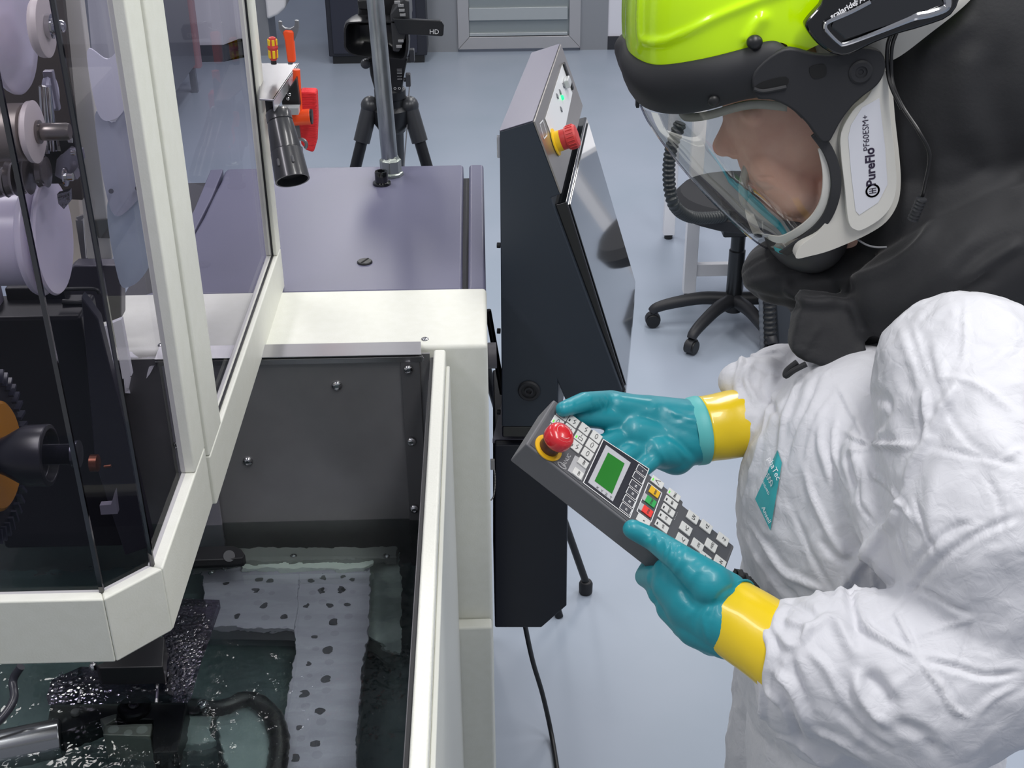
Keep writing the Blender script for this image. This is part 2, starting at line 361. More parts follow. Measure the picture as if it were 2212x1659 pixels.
build('side_bar', M().prism([wp(420, 1203, .895), wp(860, 1200, .895), wp(858, 1222, .895), wp(806, 1226, .895), wp(523, 1232, .895), wp(420, 1240, .895)], (0, 0, -.02)), mat('bar_grey', '8E908F', .45, .2), tank, bevel=.001)
for px, py in ((636, 1219), (837, 1219), (428, 1222), (460, 1255), (488, 1248)):
    mb = M(); screw(mb, wp(px, py, .896), (0, 0, 1), .006); build('screw', mb, CHROME, tank)
build('bent_sheet', M().prism([wp(805, 1240, .86), wp(862, 1225, .86), wp(868, 1300, .86), wp(868, 1440, .86), wp(838, 1432, .86), wp(795, 1400, .86), wp(800, 1300, .86)], (0, 0, -.006)), mat('pale_sheet', 'C2CEC9', .45, .0, var=(14, '7E8A88')), tank)
c = [(370, 1181), (505, 1178), (522, 1186), (530, 1198), (524, 1205), (480, 1208), (420, 1210), (370, 1212)]
lt = build('drain_cover', M().prism([wp(a, b_, .955) for a, b_ in c], (0, 0, -.02)), mat('drain_black', '202124', .5, .2), tank, bevel=.002)
build('drain_nut', M().cyl(wp(495, 1203, .93), wp(495, 1201, .958), .009, 16), mat('drain_nut', '4A4B4E', .4, .5), lt)
teal = mat('submerged_block', '94A3A4', .5, .0, var=(12, '78888A'))
build('submerged_block', M().prism([wp(395, 1553, .88), wp(470, 1556, .88), wp(455, 1600, .88), wp(470, 1620, .88), wp(440, 1632, .88), wp(383, 1630, .88)], (0, 0, -.02)), teal, tank, bevel=.002)
build('submerged_block', M().prism([wp(484, 1545, .88), wp(590, 1560, .88), wp(606, 1600, .88), wp(598, 1700, .88), wp(500, 1700, .88), wp(478, 1615, .88), wp(470, 1580, .88)], (0, 0, -.02)), teal, tank, bevel=.002)
mb = M()
for q in np.linspace(0, 1, 12):
    a = wp(415+190*q, 1543+16*q-14*sin(pi*q), .89); mb.lathe(a, (0, 0, 1), [(.012+.008*sin(pi*q), -.03), (.012+.008*sin(pi*q), 0)], 14)
build('black_hose', M().tube(cr([wp(410, 1545, .89), wp(480, 1548, .89), wp(540, 1530, .89), wp(588, 1560, .89), wp(606, 1620, .89), wp(598, 1700, .89)], 6), .013, 12), BLACK, tank)
mb = M(); screw(mb, wp(441, 1537, .9), (0, 0, 1), .009); build('screw', mb, CHROME, tank)
# metal block with three bores, black clamp base, chrome cylinder, cable
BLK = mat('block_metal', '8B8D88', .4, .5)
k1 = wp(220, 1596, .93); 
mb = M().prism([wp(228, 1570, .93), wp(330, 1568, .93), wp(326, 1596, .93), wp(224, 1593, .93)], (0, 0, -.06))
bk = build('bored_block', mb, BLK, tank, bevel=.0015)
for px, py, r in ((246, 1581, .0075), (278, 1588, .0055), (308, 1581, .0075)):
    build('bore', M().lathe(wp(px, py, .9305), (0, 0, 1), [(r*.3, -.0003), (r, 0)], 18), mat('bore_light', 'A9AEAA', .4, .3), bk)
build('small_block', M().prism([wp(216, 1556, .935), wp(253, 1544, .935), wp(252, 1556, .935), wp(226, 1570, .935)], (0, 0, -.03)), BLK, tank, bevel=.0015)
CB = mat('clamp_black', '121317', .4)
mb = M().prism([wp(110, 1525, .93), wp(405, 1520, .93), wp(400, 1552, .93), wp(385, 1630, .93), wp(330, 1632, .93), wp(330, 1560, .93), wp(215, 1560, .93), wp(100, 1600, .93)], (0, 0, -.05))
build('clamp_base', mb, CB, tank, bevel=.002)
mb = M(); o = wp(290, 1527, .94); mb.lathe(o, (0, 0, 1), [(.022, -.01), (.022, .0), (.019, .003), (.006, .003)], 28); screw(mb, o+V(0, 0, .003), (0, 0, 1), .008); build('round_cap', mb, mat('cap_dark', '2A2B2F', .25, .6), tank)
build('white_plug', M().lathe(wp(163, 1541, .935), (0, 0, 1), [(.006, -.01), (.006, .001), (.005, .002)], 16), mat('plug', 'B0AEA6', .4), tank)
a, b_ = P(-60, 1640, z=.93), P(135, 1600, z=.93)
build('chrome_cylinder', M().cyl(a, b_, .03, 32), mat('dark_chrome', '8C8F92', .18, .9), tank, bevel=.002)
build('hose', M().tube(cr([P(45, 1440, z=1.02), P(28, 1470, z=1.0), P(30, 1510, z=.99), P(5, 1550, z=.98), P(-40, 1590, z=.97)], 6), .0055), mat('dark_hose', '33343C', .3), tank)
# water
W = bpy.data.materials.new('tank_water'); W.use_nodes = True; nt = W.node_tree; nt.nodes.clear()
o = nt.nodes.new('ShaderNodeOutputMaterial'); g = nt.nodes.new('ShaderNodeBsdfGlossy'); g.inputs[1].default_value = .03
rf = nt.nodes.new('ShaderNodeBsdfRefraction'); rf.inputs['IOR'].default_value = 1.22; rf.inputs['Roughness'].default_value = 0; rf.inputs['Color'].default_value = srgb('E2E9E8')
fr = nt.nodes.new('ShaderNodeFresnel'); fr.inputs[0].default_value = 1.33; x = nt.nodes.new('ShaderNodeMixShader')
tp = nt.nodes.new('ShaderNodeBsdfTransparent'); tp.inputs[0].default_value = srgb('E2E9E8')
x2 = nt.nodes.new('ShaderNodeMixShader'); x2.inputs[0].default_value = .12
tc = nt.nodes.new('ShaderNodeTexCoord'); n1 = nt.nodes.new('ShaderNodeTexNoise'); n1.inputs['Scale'].default_value = 26; n1.inputs['Detail'].default_value = 2.5
bp = nt.nodes.new('ShaderNodeBump'); bp.inputs['Strength'].default_value = .9; bp.inputs['Distance'].default_value = .006
nt.links.new(tc.outputs['Object'], n1.inputs[0]); nt.links.new(n1.outputs['Fac'], bp.inputs['Height'])
for nd in (g, rf, fr): nt.links.new(bp.outputs[0], nd.inputs['Normal'])
nt.links.new(fr.outputs[0], x.inputs[0]); nt.links.new(x2.outputs[0], x.inputs[1]); nt.links.new(g.outputs[0], x.inputs[2])
nt.links.new(rf.outputs[0], x2.inputs[1]); nt.links.new(tp.outputs[0], x2.inputs[2]); nt.links.new(x.outputs[0], o.inputs[0])
build('water', M().add([(-1.25, .4, .944), (-.0925, .4, .944), (-.0925, PY-.001, .944), (-1.25, PY-.001, .944)], [(0, 1, 2, 3)]), W, tank, smooth=None)
# clear plate with droplets
ACR = clear('wet_acrylic', 'B9B6C2', .03, .05, bump=(150, .16, .003), graz=.6)
ac = thing('acrylic_plate', 'thick clear acrylic plate covered in water droplets under the cream hood', 'plate', wp(300, 1480, .96))
zz = .985
ol = [(100, 1505), (112, 1468), (175, 1440), (350, 1440), (352, 1300), (402, 1293), (474, 1296), (462, 1330), (430, 1420), (408, 1497), (402, 1500)]
mb = M().prism([P(a, b_, z=zz) for a, b_ in ol], (0, 0, -.014))
pl_ = build('plate', mb, ACR, ac)
mb = M(); random.seed(4)
for i in range(150):
    if i < 70: u_, v_ = random.uniform(118, 395), random.uniform(1450, 1495)
    else: u_, v_ = random.uniform(372, 455), random.uniform(1305, 1480)
    if u_ > 455-(v_-1300)*.3: continue
    q = P(u_, v_, z=zz); r = random.uniform(.0012, .0042)
    mb.lathe(q, (0, 0, 1), [(r, 0), (r*.85, r*.3), (r*.4, r*.52), (.0001, r*.55)], 10, cap=False)
build('droplets', mb, clear('droplet', 'D8D8E4', .05, .03), ac, smooth=180, kind='stuff')
for a, b_ in (((338, 1518), (340, 1478)), ((170, 1518), (176, 1490))): build('pin', M().cyl(P(*a, z=zz-.01), P(*b_, z=zz+.001), .0022, 10), STEEL, ac)
hb_ = thing('black_nozzle_block', 'black block clamped beneath the cream hood above the clear plate', 'block', P(290, 1450, z=1.0))
build('block', M().prism([P(206, 1437, z=1.02), P(353, 1372, z=1.02), P(356, 1380, z=1.02), P(352, 1440, z=1.02), P(214, 1443, z=1.02)], (0, 0, -.03)), CB, hb_, bevel=.002)
mb = M(); screw(mb, P(202, 1443, z=1.0), (0, 0, 1), .006, .008); build('screw', mb, CHROME, hb_)
# ------------------------------------------------------------ hood with clear panes
hood = thing('machine_hood', 'cream framed splash hood with clear tinted panes over the tank', 'hood', (-.6, 1.4, ZR))
ZW = 1.333; XS = -.345; ZT = 2.3
path = [(-1.0, 1.05), (-.394, 1.05), (XS, 1.10), (XS, 1.343)]
def offs(pth, d):
    out = []; p = [np.array(q) for q in pth]
    for i, q in enumerate(p):
        ns = []
        if i > 0: t = nrm(p[i]-p[i-1]); ns.append(V(-t[1], t[0]))
        if i < len(p)-1: t = nrm(p[i+1]-p[i]); ns.append(V(-t[1], t[0]))
        n_ = nrm(sum(ns)); out.append(q+n_*d/np.dot(n_, ns[0]))
    return out
def wall_strip(mb, pth, th, z0, z1):
    inn = offs(pth, th)
    for i in range(len(pth)-1):
        a, b_, c, d = pth[i], pth[i+1], inn[i+1], inn[i]
        mb.prism([(a[0], a[1], z0), (b_[0], b_[1], z0), (c[0], c[1], z0), (d[0], d[1], z0)], (0, 0, z1-z0))
mb = M(); wall_strip(mb, path, .018, 1.25, ZW)
wall_strip(mb, [(XS, 1.284), (XS, 1.343)], .018, ZW, ZT); wall_strip(mb, path, .018, ZT-.08, ZT)
build('front_frame', mb, CREAM, hood, bevel=.0025)
pn = [(-1.0, 1.062), (-.399, 1.062), (XS-.012, 1.105), (XS-.012, 1.30)]
mb = M(); vs = []; 
for x_, y_ in pn: vs += [(x_, y_, ZW-.01), (x_, y_, ZT-.07)]
mb.add(vs, [(0, 2, 3, 1), (2, 4, 5, 3), (4, 6, 7, 5)])
PANE = clear('tinted_pane', 'DAD8E1', .012, .01, graz=.16)
build('clear_pane', mb, PANE, hood, smooth=None)
mb = M(); EDG = mat('pane_edge', '2A2738', .2)
for (x_, y_) in pn[1:3]: mb.bb(x_-.0022, x_+.0022, y_-.001, y_+.003, ZW, ZT-.08)
build('pane_edge', mb, clear('edge_dark', '5A5668', .12, .05, graz=.3), hood)
ZB2 = 1.247
mb = M(); F2 = [(XS+.004, 1.345), (XS+.004, 2.0)]
wall_strip(mb, F2, .02, ZB2, 1.318); wall_strip(mb, [(XS+.004, 1.345), (XS+.004, 1.424)], .02, 1.318, ZT)
wall_strip(mb, [(XS+.004, 1.965), (XS+.004, 2.0)], .02, 1.318, ZT); wall_strip(mb, F2, .02, ZT-.08, ZT)
f2 = build('side_frame', mb, CREAM, hood, bevel=.0025)
build('side_pane', M().add([(XS-.01, 1.42, 1.31), (XS-.01, 1.97, 1.31), (XS-.01, 1.97, ZT-.07), (XS-.01, 1.42, ZT-.07)], [(0, 1, 2, 3)]), PANE, hood, smooth=None)
mb = M(); xx = XS-.006
mb.bb(xx, xx+.003, 1.424, 1.965, 1.318, 1.321); mb.bb(xx, xx+.003, 1.962, 1.965, 1.318, ZT-.08)
build('pane_seal', mb, BLACK, hood)
# ------------------------------------------------------------ wire drive behind the panes
def rl(mb, px, py, Y, prof, n=40, ax=(1, .0, 0)):
    """lathe about the X axis; centre seen at a photo position; prof (radius, x offset)"""
    return mb.lathe(P(px, py, y=Y), ax, prof, n)
LAVW = mat('white_spool_plastic', 'D8D2E2', .3, sss=.1)
PINKW = mat('roller_white', 'D6CCCB', .45)
DPL = mat('drive_plate', '4B4642', .5, .3)
for (px, py, Y, r, lab) in ((62, 58, 1.55, .078, 'white plastic wire spool at the top left corner'), (118, 512, 1.62, .078, 'large white plastic wire spool at the left edge, below the rollers')):
    t = thing('wire_spool', lab, 'spool', P(px, py+r*1600, y=Y), 'white wire spools behind the panes')
    r2 = r*.82
    mb = M(); rl(mb, px, py, Y, [(r2, -.22), (r2, -.03)], 48); build('barrel', mb, LAVW, t)
    mb = M(); rl(mb, px, py, Y, [(r2*.9, -.035), (r*.97, -.026), (r, -.022), (r, -.018), (r*.96, -.015), (r*.5, -.008), (r*.3, -.008)], 56); build('flange', mb, LAVW, t)
    mb = M(); rl(mb, px, py, Y, [(r2*.3, -.012), (r*.97, -.006), (r, -.002), (r*.97, .001), (r*.3, .004)], 56)
    if py > 300: build('flange', mb, LAVW, t)
dv = thing('wire_drive', 'wire drive of rollers, shafts and brackets on a dark plate behind the clear panes', 'machine part', P(110, 480, y=1.62))
mb = M().prism([P(70, -60, y=1.75), P(130, -60, y=1.75), P(176, 410, y=1.75), P(178, 432, y=1.75), P(140, 430, y=1.75), P(100, 460, y=1.75), P(80, 300, y=1.75)], (0, .012, 0))
mb.prism([P(-40, -60, y=1.8), P(90, -60, y=1.8), P(120, 400, y=1.8), P(-40, 400, y=1.8)], (0, .012, 0))
build('back_plate', mb, DPL, dv)
mb = M(); rl(mb, 100, 57, 1.5, [(.030, -.012), (.034, -.009), (.035, -.006), (.035, .0), (.033, .001), (.01, .001)]); build('roller', mb, PINKW, dv)
mb = M(); rl(mb, 106, 57, 1.5, [(.014, -.004), (.014, .004), (.010, .005), (.010, .009), (.007, .009), (.007, .016), (.005, .018)], 24); build('hub', mb, CHROME, dv)
mb = M(); rl(mb, 80, 285, 1.5, [(.034, -.05), (.034, -.014), (.030, -.012)]); build('roller', mb, mat('roller_drum', '8E8680', .35, .4), dv)
mb = M(); rl(mb, 80, 285, 1.5, [(.030, -.012), (.036, -.008), (.037, -.002), (.033, .0), (.01, .001)]); build('roller_flange', mb, PINKW, dv)
mb = M(); rl(mb, 82, 285, 1.5, [(.014, -.002), (.014, .003), (.010, .004), (.0105, .006), (.0105, .034), (.009, .038), (.004, .038)], 28); build('shaft', mb, mat('dull_steel', '8F8984', .3, .85), dv)
for a, b_, c, d in ((92, 186, 100, 330), (103, 186, 116, 325)): build('guide_rod', M().cyl(P(a, b_, y=1.58), P(c, d, y=1.58), .0048, 14), CHROME, dv)
for a_ in ((112, 200, [(.02, -.006), (.022, 0), (.02, .003)]), (116, 320, [(.01, -.012), (.01, 0)])):
    mb = M(); rl(mb, a_[0], a_[1], 1.6, a_[2], 28); build('guide_disc', mb, mat('pale_disc', 'B5B5C4', .3), dv)
GL = clear('clear_guide', 'B9B4B8', .2, .06)
for px, py, r in ((36, 385, .022), (16, 392, .02), (64, 375, .026), (102, 372, .019)):
    mb = M(); rl(mb, px, py, 1.54, [(r*.6, -.014), (r, -.01), (r*.9, -.004), (r, .0), (r*.3, .001)], 28); build('guide_wheel', mb, mat('smoky_wheel', '7C7676', .2, .5), dv)
mb = M(); SB = mat('bracket_steel', '9B99A3', .3, .7)
mb.prism([P(122, 345, y=1.56), P(150, 320, y=1.56), P(172, 330, y=1.56), P(176, 352, y=1.56), P(160, 372, y=1.56), P(168, 388, y=1.56), P(140, 392, y=1.56), P(118, 380, y=1.56)], (0, .02, 0))

build('bracket', mb, SB, dv, bevel=.001)
mb = M()
for px, py in ((180, 373), (154, 385), (146, 382), (152, 303), (158, 330)): mb.cyl(P(px-4, py, y=1.55), P(px+4, py, y=1.55), .0035, 12)
mb.lathe(P(140, 382, y=1.54), (1, 0, 0), [(.012, 0), (.012, .002), (.005, .003), (.005, .01)], 18)
build('fittings', mb, CHROME, dv)
for q_, s_ in ((P(150, 305, y=1.58), (.02, .02, .03)), (P(130, 345, y=1.6), (.03, .02, .03)), (P(118, 360, y=1.62), (.03, .02, .04))): build('connector', M().box(q_, s_), BLACK, dv, bevel=.001)
build('bracket', M().box(P(112, 195, y=1.6), (.012, .01, .05)), SB, dv, bevel=.001)
mb = M().prism([P(123, 420, y=1.58), P(150, 412, y=1.58), P(151, 436, y=1.58), P(138, 452, y=1.58), P(126, 440, y=1.58)], (0, .01, 0)); build('foil_clip', mb, mat('crumpled_steel', '8E8C92', .25, .9, bump=(120, 1, .004)), dv)
# rear cream posts and hinge inside the hood
ps = thing('machine_post', 'grey cream steel posts with a small hinge behind the wire spools', 'post', P(160, 560, y=1.9))
mb = M().prism([P(130, -60, y=1.78), P(167, -60, y=1.78), P(243, 560, y=1.78), P(188, 560, y=1.78)], (0, .02, 0))
build('post', mb, mat('post_grey', 'D8D6CC', .5), ps, bevel=.002)
mb = M().prism([P(140, 380, y=1.9), P(164, 380, y=1.9), P(186, 572, y=1.9), P(130, 572, y=1.9)], (0, .02, 0))
build('inner_post', mb, mat('post_cream', 'C9C2B6', .5), ps, bevel=.002)
mb = M(); mb.prism([P(163, 476, y=1.86), P(178, 476, y=1.86), P(190, 560, y=1.86), P(176, 560, y=1.86)], (0, .006, 0)); mb.cyl(P(184, 470, y=1.85), P(191, 556, y=1.85), .004, 12)
mb.prism([P(164, 470, y=1.85), P(188, 462, y=1.85), P(190, 468, y=1.85), P(170, 478, y=1.85)], (0, .006, 0)); build('hinge', mb, STEEL, ps)
mb = M().prism([P(192, 478, y=1.775), P(236, 474, y=1.775), P(240, 515, y=1.775), P(212, 514, y=1.775), P(206, 498, y=1.775)], (0, .004, 0)); build('grey_patch', mb, mat('patch_grey', '65665F', .5), ps)
# lower works: dark arm, wheel, hub
la = thing('lower_arm', 'black lower machine arm and bracket under the big white spool', 'machine part', P(160, 900, y=1.5))
DK = mat('arm_black', '1C1B22', .4, spec=.3)
mb = M().prism([P(150, 582, y=1.8), P(160, 574, y=1.8), P(262, 574, y=1.8), P(262, 690, y=1.8), P(212, 700, y=1.8), P(130, 700, y=1.8), P(135, 610, y=1.8)], (0, .03, 0)); build('arm_head', mb, mat('arm_grey', '45434E', .4, .3), la, bevel=.003)
mb = M().tube(cr([P(120, 626, y=1.70), P(180, 624, y=1.70), P(208, 626, y=1.70), P(214, 634, y=1.70)], 5), .0028, 10); build('bracket', mb, BLACK, la); mb = M().tube(cr([P(135, 652, y=1.70), P(170, 654, y=1.70), P(196, 648, y=1.70)], 5), .004, 10); build('bracket', mb, BLACK, la)
mb = M().bb(*sorted((P(-60, 900, y=1.66)[0], P(215, 900, y=1.66)[0])), 1.66, 1.74, .96, P(100, 685, y=1.66)[2]); build('arm_body', mb, DK, la, bevel=.006)
mb = M().bb(*sorted((P(8, 620, y=1.72)[0], P(135, 620, y=1.72)[0])), 1.72, 1.75, 1.2, P(60, 622, y=1.72)[2]); build('upper_body', mb, DK, la, bevel=.003)
mb = M().prism([P(175, 640, y=1.62), P(212, 690, y=1.62), P(292, 1010, y=1.62), P(330, 1180, y=1.62), P(270, 1200, y=1.62), P(205, 1000, y=1.62)], (0, .02, 0)); build('slant_plate', mb, mat('slant', '33323C', .35, .3), la, bevel=.002)
mb = M().bb(*sorted((P(-60, 700, y=1.7)[0], P(8, 700, y=1.7)[0])), 1.7, 1.72, 1.0, P(0, 622, y=1.7)[2]); build('grey_post', mb, mat('lav_post', '8F8A9A', .5), la)
mb = M().prism([P(215, 1092, y=1.5), P(240, 1090, y=1.5), P(248, 1062, y=1.5), P(254, 1110, y=1.5), P(218, 1112, y=1.5)], (0, .01, 0)); build('small_bracket', mb, mat('brk', '8E8A98', .5), la)
mb = M().prism([P(226, 705, y=1.55), P(262, 690, y=1.55), P(284, 812, y=1.55), P(254, 822, y=1.55)], (0, .01, 0)); build('white_panel', mb, WHITE, la)
mb = M(); mb.lathe(P(212, 1000, y=1.52), (1, 0, 0), [(.012, -.01), (.012, 0), (.008, .002)], 20); mb.cyl(P(225, 1008, y=1.5), P(240, 1006, y=1.5), .002); build('copper_fitting', mb, mat('copper', '7A4A3C', .35, .8), la)
wh = thing('drive_wheel', 'black ribbed wheel with amber disc and threaded shaft at the left edge', 'wheel', P(0, 1150, y=1.35))
c0 = P(2, 985, y=1.36)
mb = M(); mb.lathe(c0+V(-.03, 0, 0), (1, 0, 0), [(.03, -.04), (.105, -.03), (.108, -.01), (.108, .01), (.10, .02), (.075, .022)], 56); build('wheel', mb, mat('wheel_black', '1E1D28', .35), wh)
mb = M()
for i in range(44):
    a = 2*pi*i/44; d = V(0, cos(a), sin(a)); mb.box(c0+d*.1-V(.012, 0, 0), (.018, .004, .018), [V(1, 0, 0), nrm(np.cross(d, (1, 0, 0))), d])
build('rib', mb, mat('rib_blue', '2F3040', .35), wh)
mb = M(); mb.lathe(c0, (1, 0, 0), [(.068, -.02), (.068, .0), (.064, .003), (.02, .003)], 48); build('amber_disc', mb, mat('amber', 'C88416', .25, coat=.4), wh)
mb = M(); mb.lathe(P(15, 985, y=1.3), (1, 0, 0), [(.02, -.01), (.024, 0), (.036, .022), (.037, .05), (.031, .052), (.027, .04), (.01, .04)], 40); build('hub', mb, mat('hub_black', '17161E', .3), wh, bevel=.0015)
mb = M(); pr = [(.004, 0)]
for i in range(34): pr += [(.0125, .004+i*.0014), (.0112, .0047+i*.0014)]
pr += [(.0128, .052), (.016, .053), (.0165, .06), (.008, .061)]
mb.lathe(P(60, 983, y=1.3), (1, 0, 0), pr, 26); build('threaded_shaft', mb, mat('shaft_dark', '3C3C46', .25, .7), wh)
# curved clear guard with screws, seen through the panes
build('rear_panel', M().prism([P(184, -60, y=1.98), P(318, -60, y=1.98), P(330, 120, y=1.98), P(332, 300, y=1.98), P(300, 380, y=1.98), P(222, 400, y=1.98)], (0, .01, 0)), mat('rear_panel_grey', 'BCBEC8', .5, var=(6, 'A9ABB6', (8, 1, .4))), ps)
gd = thing('curved_guard', 'curved pale translucent guard sheet with small screws inside the hood', 'guard', P(290, 620, y=1.62))
gy = 1.72
o1 = cr([P(188, 110, y=gy), P(232, 128, y=gy), P(266, 100, y=gy), P(307, 120, y=gy), P(300, 160, y=gy), P(275, 225, y=gy), P(248, 257, y=gy), P(212, 245, y=gy)], 6, closed=True)
build('upper_sheet', M().prism(list(o1), (0, .003, 0)), milky('pale_sheet_clear', 'E4E5F2', .88), gd)
o2 = cr([P(205, 250, y=gy+.01), P(250, 262, y=gy+.01), P(307, 150, y=gy+.01), P(335, 280, y=gy+.01), P(316, 385, y=gy+.01), P(290, 440, y=gy+.01), P(240, 455, y=gy+.01)], 6, closed=True)
build('lower_sheet', M().prism(list(o2), (0, .003, 0)), milky('grey_sheet_clear', 'C2C7D6', .8), gd)
o3 = cr([P(235, 420, y=gy+.02), P(340, 360, y=gy+.02), P(360, 480, y=gy+.02), P(320, 580, y=gy+.02), P(283, 618, y=gy+.02), P(255, 600, y=gy+.02)], 6, closed=True)
build('end_sheet', M().prism(list(o3), (0, .003, 0)), milky('blue_sheet_clear', 'C4D2E0', .8), gd)
for px, py in ((303, 183), (286, 234), (329, 330), (320, 343), (297, 407), (309, 405), (240, 413), (331, 286)): build('screw', M().cyl(P(px, py, y=gy-.004), P(px, py, y=gy+.004), .0035, 12), mat('guard_screw', '55555F', .4, .5), gd)
# ------------------------------------------------------------ dark rear cabinet
cab = thing('rear_cabinet', 'dark grey machine cabinet with flat lavender sheen top behind the cream tank', 'cabinet', (-.3, 2.25, 0))
Z1 = ZR-.004; yA = 1.978; yB = P(900, 357, z=Z1)[1]
xl0, xl1 = P(493, 364, z=Z1), P(427, 520, z=Z1)
clampY = lambda q: np.array([q[0], max(q[1], yA), q[2]])
mb = M().prism([(P(1001, 357, z=Z1)[0], yB, Z1), (P(1001, 500, z=Z1)[0], yA, Z1)]+[clampY(P(*q, z=Z1)) for q in ((300, 640), (335, 628), (380, 575), (410, 520), (440, 468), (460, 425), (478, 390), (484, 371), (492, 364))], (0, 0, -.7))
build('main_cover', mb, LAV, cab, bevel=.006, seg=3)
xs = P(1012, 500, z=Z1)[0]
build('side_cover', M().bb(xs, -.001, yA, yB, .35, Z1), LAV, cab, bevel=.006, seg=3)
mb = M().prism([clampY(P(*q, z=Z1)) for q in ((455, 366), (482, 365), (480, 372), (458, 425), (425, 490), (393, 555), (355, 628), (330, 640), (345, 600), (380, 530), (420, 450))], (0, 0, -.6)); build('left_cover', mb, LAV, cab, bevel=.002)
build('inner_body', M().bb(-.62, -.012, yA+.01, yB-.03, .05, Z1-.02), mat('slot_dark', '24242C', .5), cab)
for px, py, hid in ((788, 567, 0), (586, 570, 0)):
    q = P(px, py, z=Z1); mb = M(); mb.lathe(q, (0, 0, 1), [(.0135, 0), (.0135, .002), (.012, .0035), (.004, .0036)], 28); o_ = build('plug', mb, BLACK, cab, label='round black slotted plug')
    build('slot', M().stroke([q+V(-.005, -.009, .0038), q+V(.005, .009, .0038)], .003, (0, 0, 1)), mat('slot', '060606', .8), o_)
q = P(825, 398, z=Z1); mb = M(); mb.lathe(q, (0, 0, 1), [(.0185, 0), (.019, .002), (.018, .005), (.0135, .006), (.0135, .026), (.0125, .028), (.0075, .028), (.0065, .018), (.002, .018)], 28)
build('socket_bolt', mb, BLACKG, cab, label='black socket head bolt')
build('side_screw', M().cyl((0, P(1047, 445, x=0)[1], P(1047, 445, x=0)[2]), (.006, P(1047, 445, x=0)[1], P(1047, 445, x=0)[2]), .008, 6), CHROME, cab)
q = P(845, 378, z=Z1); top = P(805, -60, y=q[1]); d = nrm(top-q); d = nrm(d)
pp = thing('galvanised_pole', 'galvanised steel pole standing on the dark cabinet in front of the camcorder', 'pole', q)
build('pipe', M().cyl(q, q+d*.95, .0168, 32), ZINC, pp)
build('flange_nut', M().lathe(q, (0, 0, 1), [(.026, 0), (.026, .006), (.0225, .008), (.0225, .033), (.019, .036), (.0165, .042)], 8), mat('zinc_nut', 'A8AFA9', .28, .9), pp, bevel=.001, smooth=30)
# grey knob + strap on the right of the corner post
q = P(1064, 768, y=1.83)
kn = thing('clamp_knob', 'dark grey clamp knob on the right side of the cream corner post', 'knob', (0, q[1], q[2]-.02)); build('knob', M().cyl((0, q[1], q[2]), (.014, q[1], q[2]), .021, 32), mat('knob_grey', '4C4A50', .5), kn, bevel=.0012)
# ------------------------------------------------------------ operator console
n_ = nrm((cos(radians(8.3)), -sin(radians(8.3)), 0)); dd = nrm((sin(radians(8.3)), cos(radians(8.3)), 0))
C0 = P(1083, 600, y=2.05); PLN = (C0, dd)
def K(px, py, off=0): return P(px, py, pl=(C0+dd*off, dd))
con = thing('control_console', 'dark navy operator console with stainless top panel and glossy screen', 'console', K(1200, 920))
side = [(1079, 284), (1151, 262), (1210, 420), (1190, 428), (1345, 848), (1240, 890), (1222, 866), (1205, 826), (1207, 922), (1084, 922)]
mb = M().prism([K(*q) for q in side], dd*.50)
hs = build('housing', mb, NAVY, con, bevel=.0025)
# stainless panel
A, B = K(1151.5, 263), K(1209.5, 419)
u_ = nrm(B-A); nP = nrm(np.cross(dd, u_)); nP = nP if nP[0] > 0 else -nP; L = np.linalg.norm(B-A)
BR = mat('brushed_panel', 'A6A29D', .3, .85, bump=(60, .2, .0004, (1, 1, 20)))
build('steel_panel', M().prism([A, B, B+dd*.5, A+dd*.5], nP*.003), BR, con, bevel=.0008)
def SPn(s, t, h=.0035): return A+u_*L*s+dd*.5*t+nP*h
lab = build('label_plate', M().prism([SPn(.18, .17), SPn(.72, .17), SPn(.62, .86), SPn(.17, .86)], nP*.0006), mat('label_white', 'D8DADC', .35), con)
for s_, t_ in ((.277, .516), (.345, .715), (.454, .50), (.31, .60)): build('pictogram', M().lathe(SPn(s_, t_, .0042), nP, [(.006, 0), (.005, .002)], 4), mat('pict_grey', '6A6E72', .5), lab)
mb = M(); mb.lathe(SPn(.394, .597, .0042), nP, [(.005, 0), (.004, .004)], 16); build('green_lamp', mb, mat('green_led', '20D070', .3, emit='20F080', es=1.5), lab)
mb = M(); mb.prism([SPn(.17, .855, .004), SPn(.58, .855, .004), SPn(.58, .885, .004), SPn(.17, .885, .004)], nP*.004); build('memory_slot', mb, BLACK, con)
mb = M(); mb.prism([SPn(.3, .73, .005), SPn(.42, .73, .005), SPn(.42, .8, .005), SPn(.3, .8, .005)], nP*.01); build('switch_block', mb, mat('switch_grey', 'C2C5C6', .3, .3), con, bevel=.002)
mb = M().stroke([SPn(.10, .05, .004), SPn(.28, .03, .004), SPn(.32, .10, .004), SPn(.14, .12, .004)], .0022, nP, closed=True); build('printed_frame', mb, WHT, con)
mb = M(); mb.lathe(SPn(.54, .19, .004), nP, [(.024, 0), (.024, .002), (.018, .003), (.018, .012), (.014, .012)], 36)
es = build('emergency_collar', mb, YEL, con)
mb = M(); mb.lathe(SPn(.54, .19, .013), nP, [(.0175, 0), (.0175, .012), (.020, .013), (.0205, .015), (.0205, .028), (.018, .031), (.010, .032), (.002, .032)], 40)
eb = build('emergency_button', mb, REDM, con, label='red mushroom emergency button')
mb = M(); t1 = nrm(np.cross(nP, (0, 0, 1))); t2 = np.cross(nP, t1); oc = SPn(.54, .19, .013)+nP*.0215
for i in range(20):
    a = 2*pi*i/20; r_ = t1*cos(a)+t2*sin(a); mb.box(oc+r_*.0205, (.0022, .002, .012), [r_, np.cross(nP, r_), nP])
build('grip_rib', mb, REDM, eb, bevel=.0006)
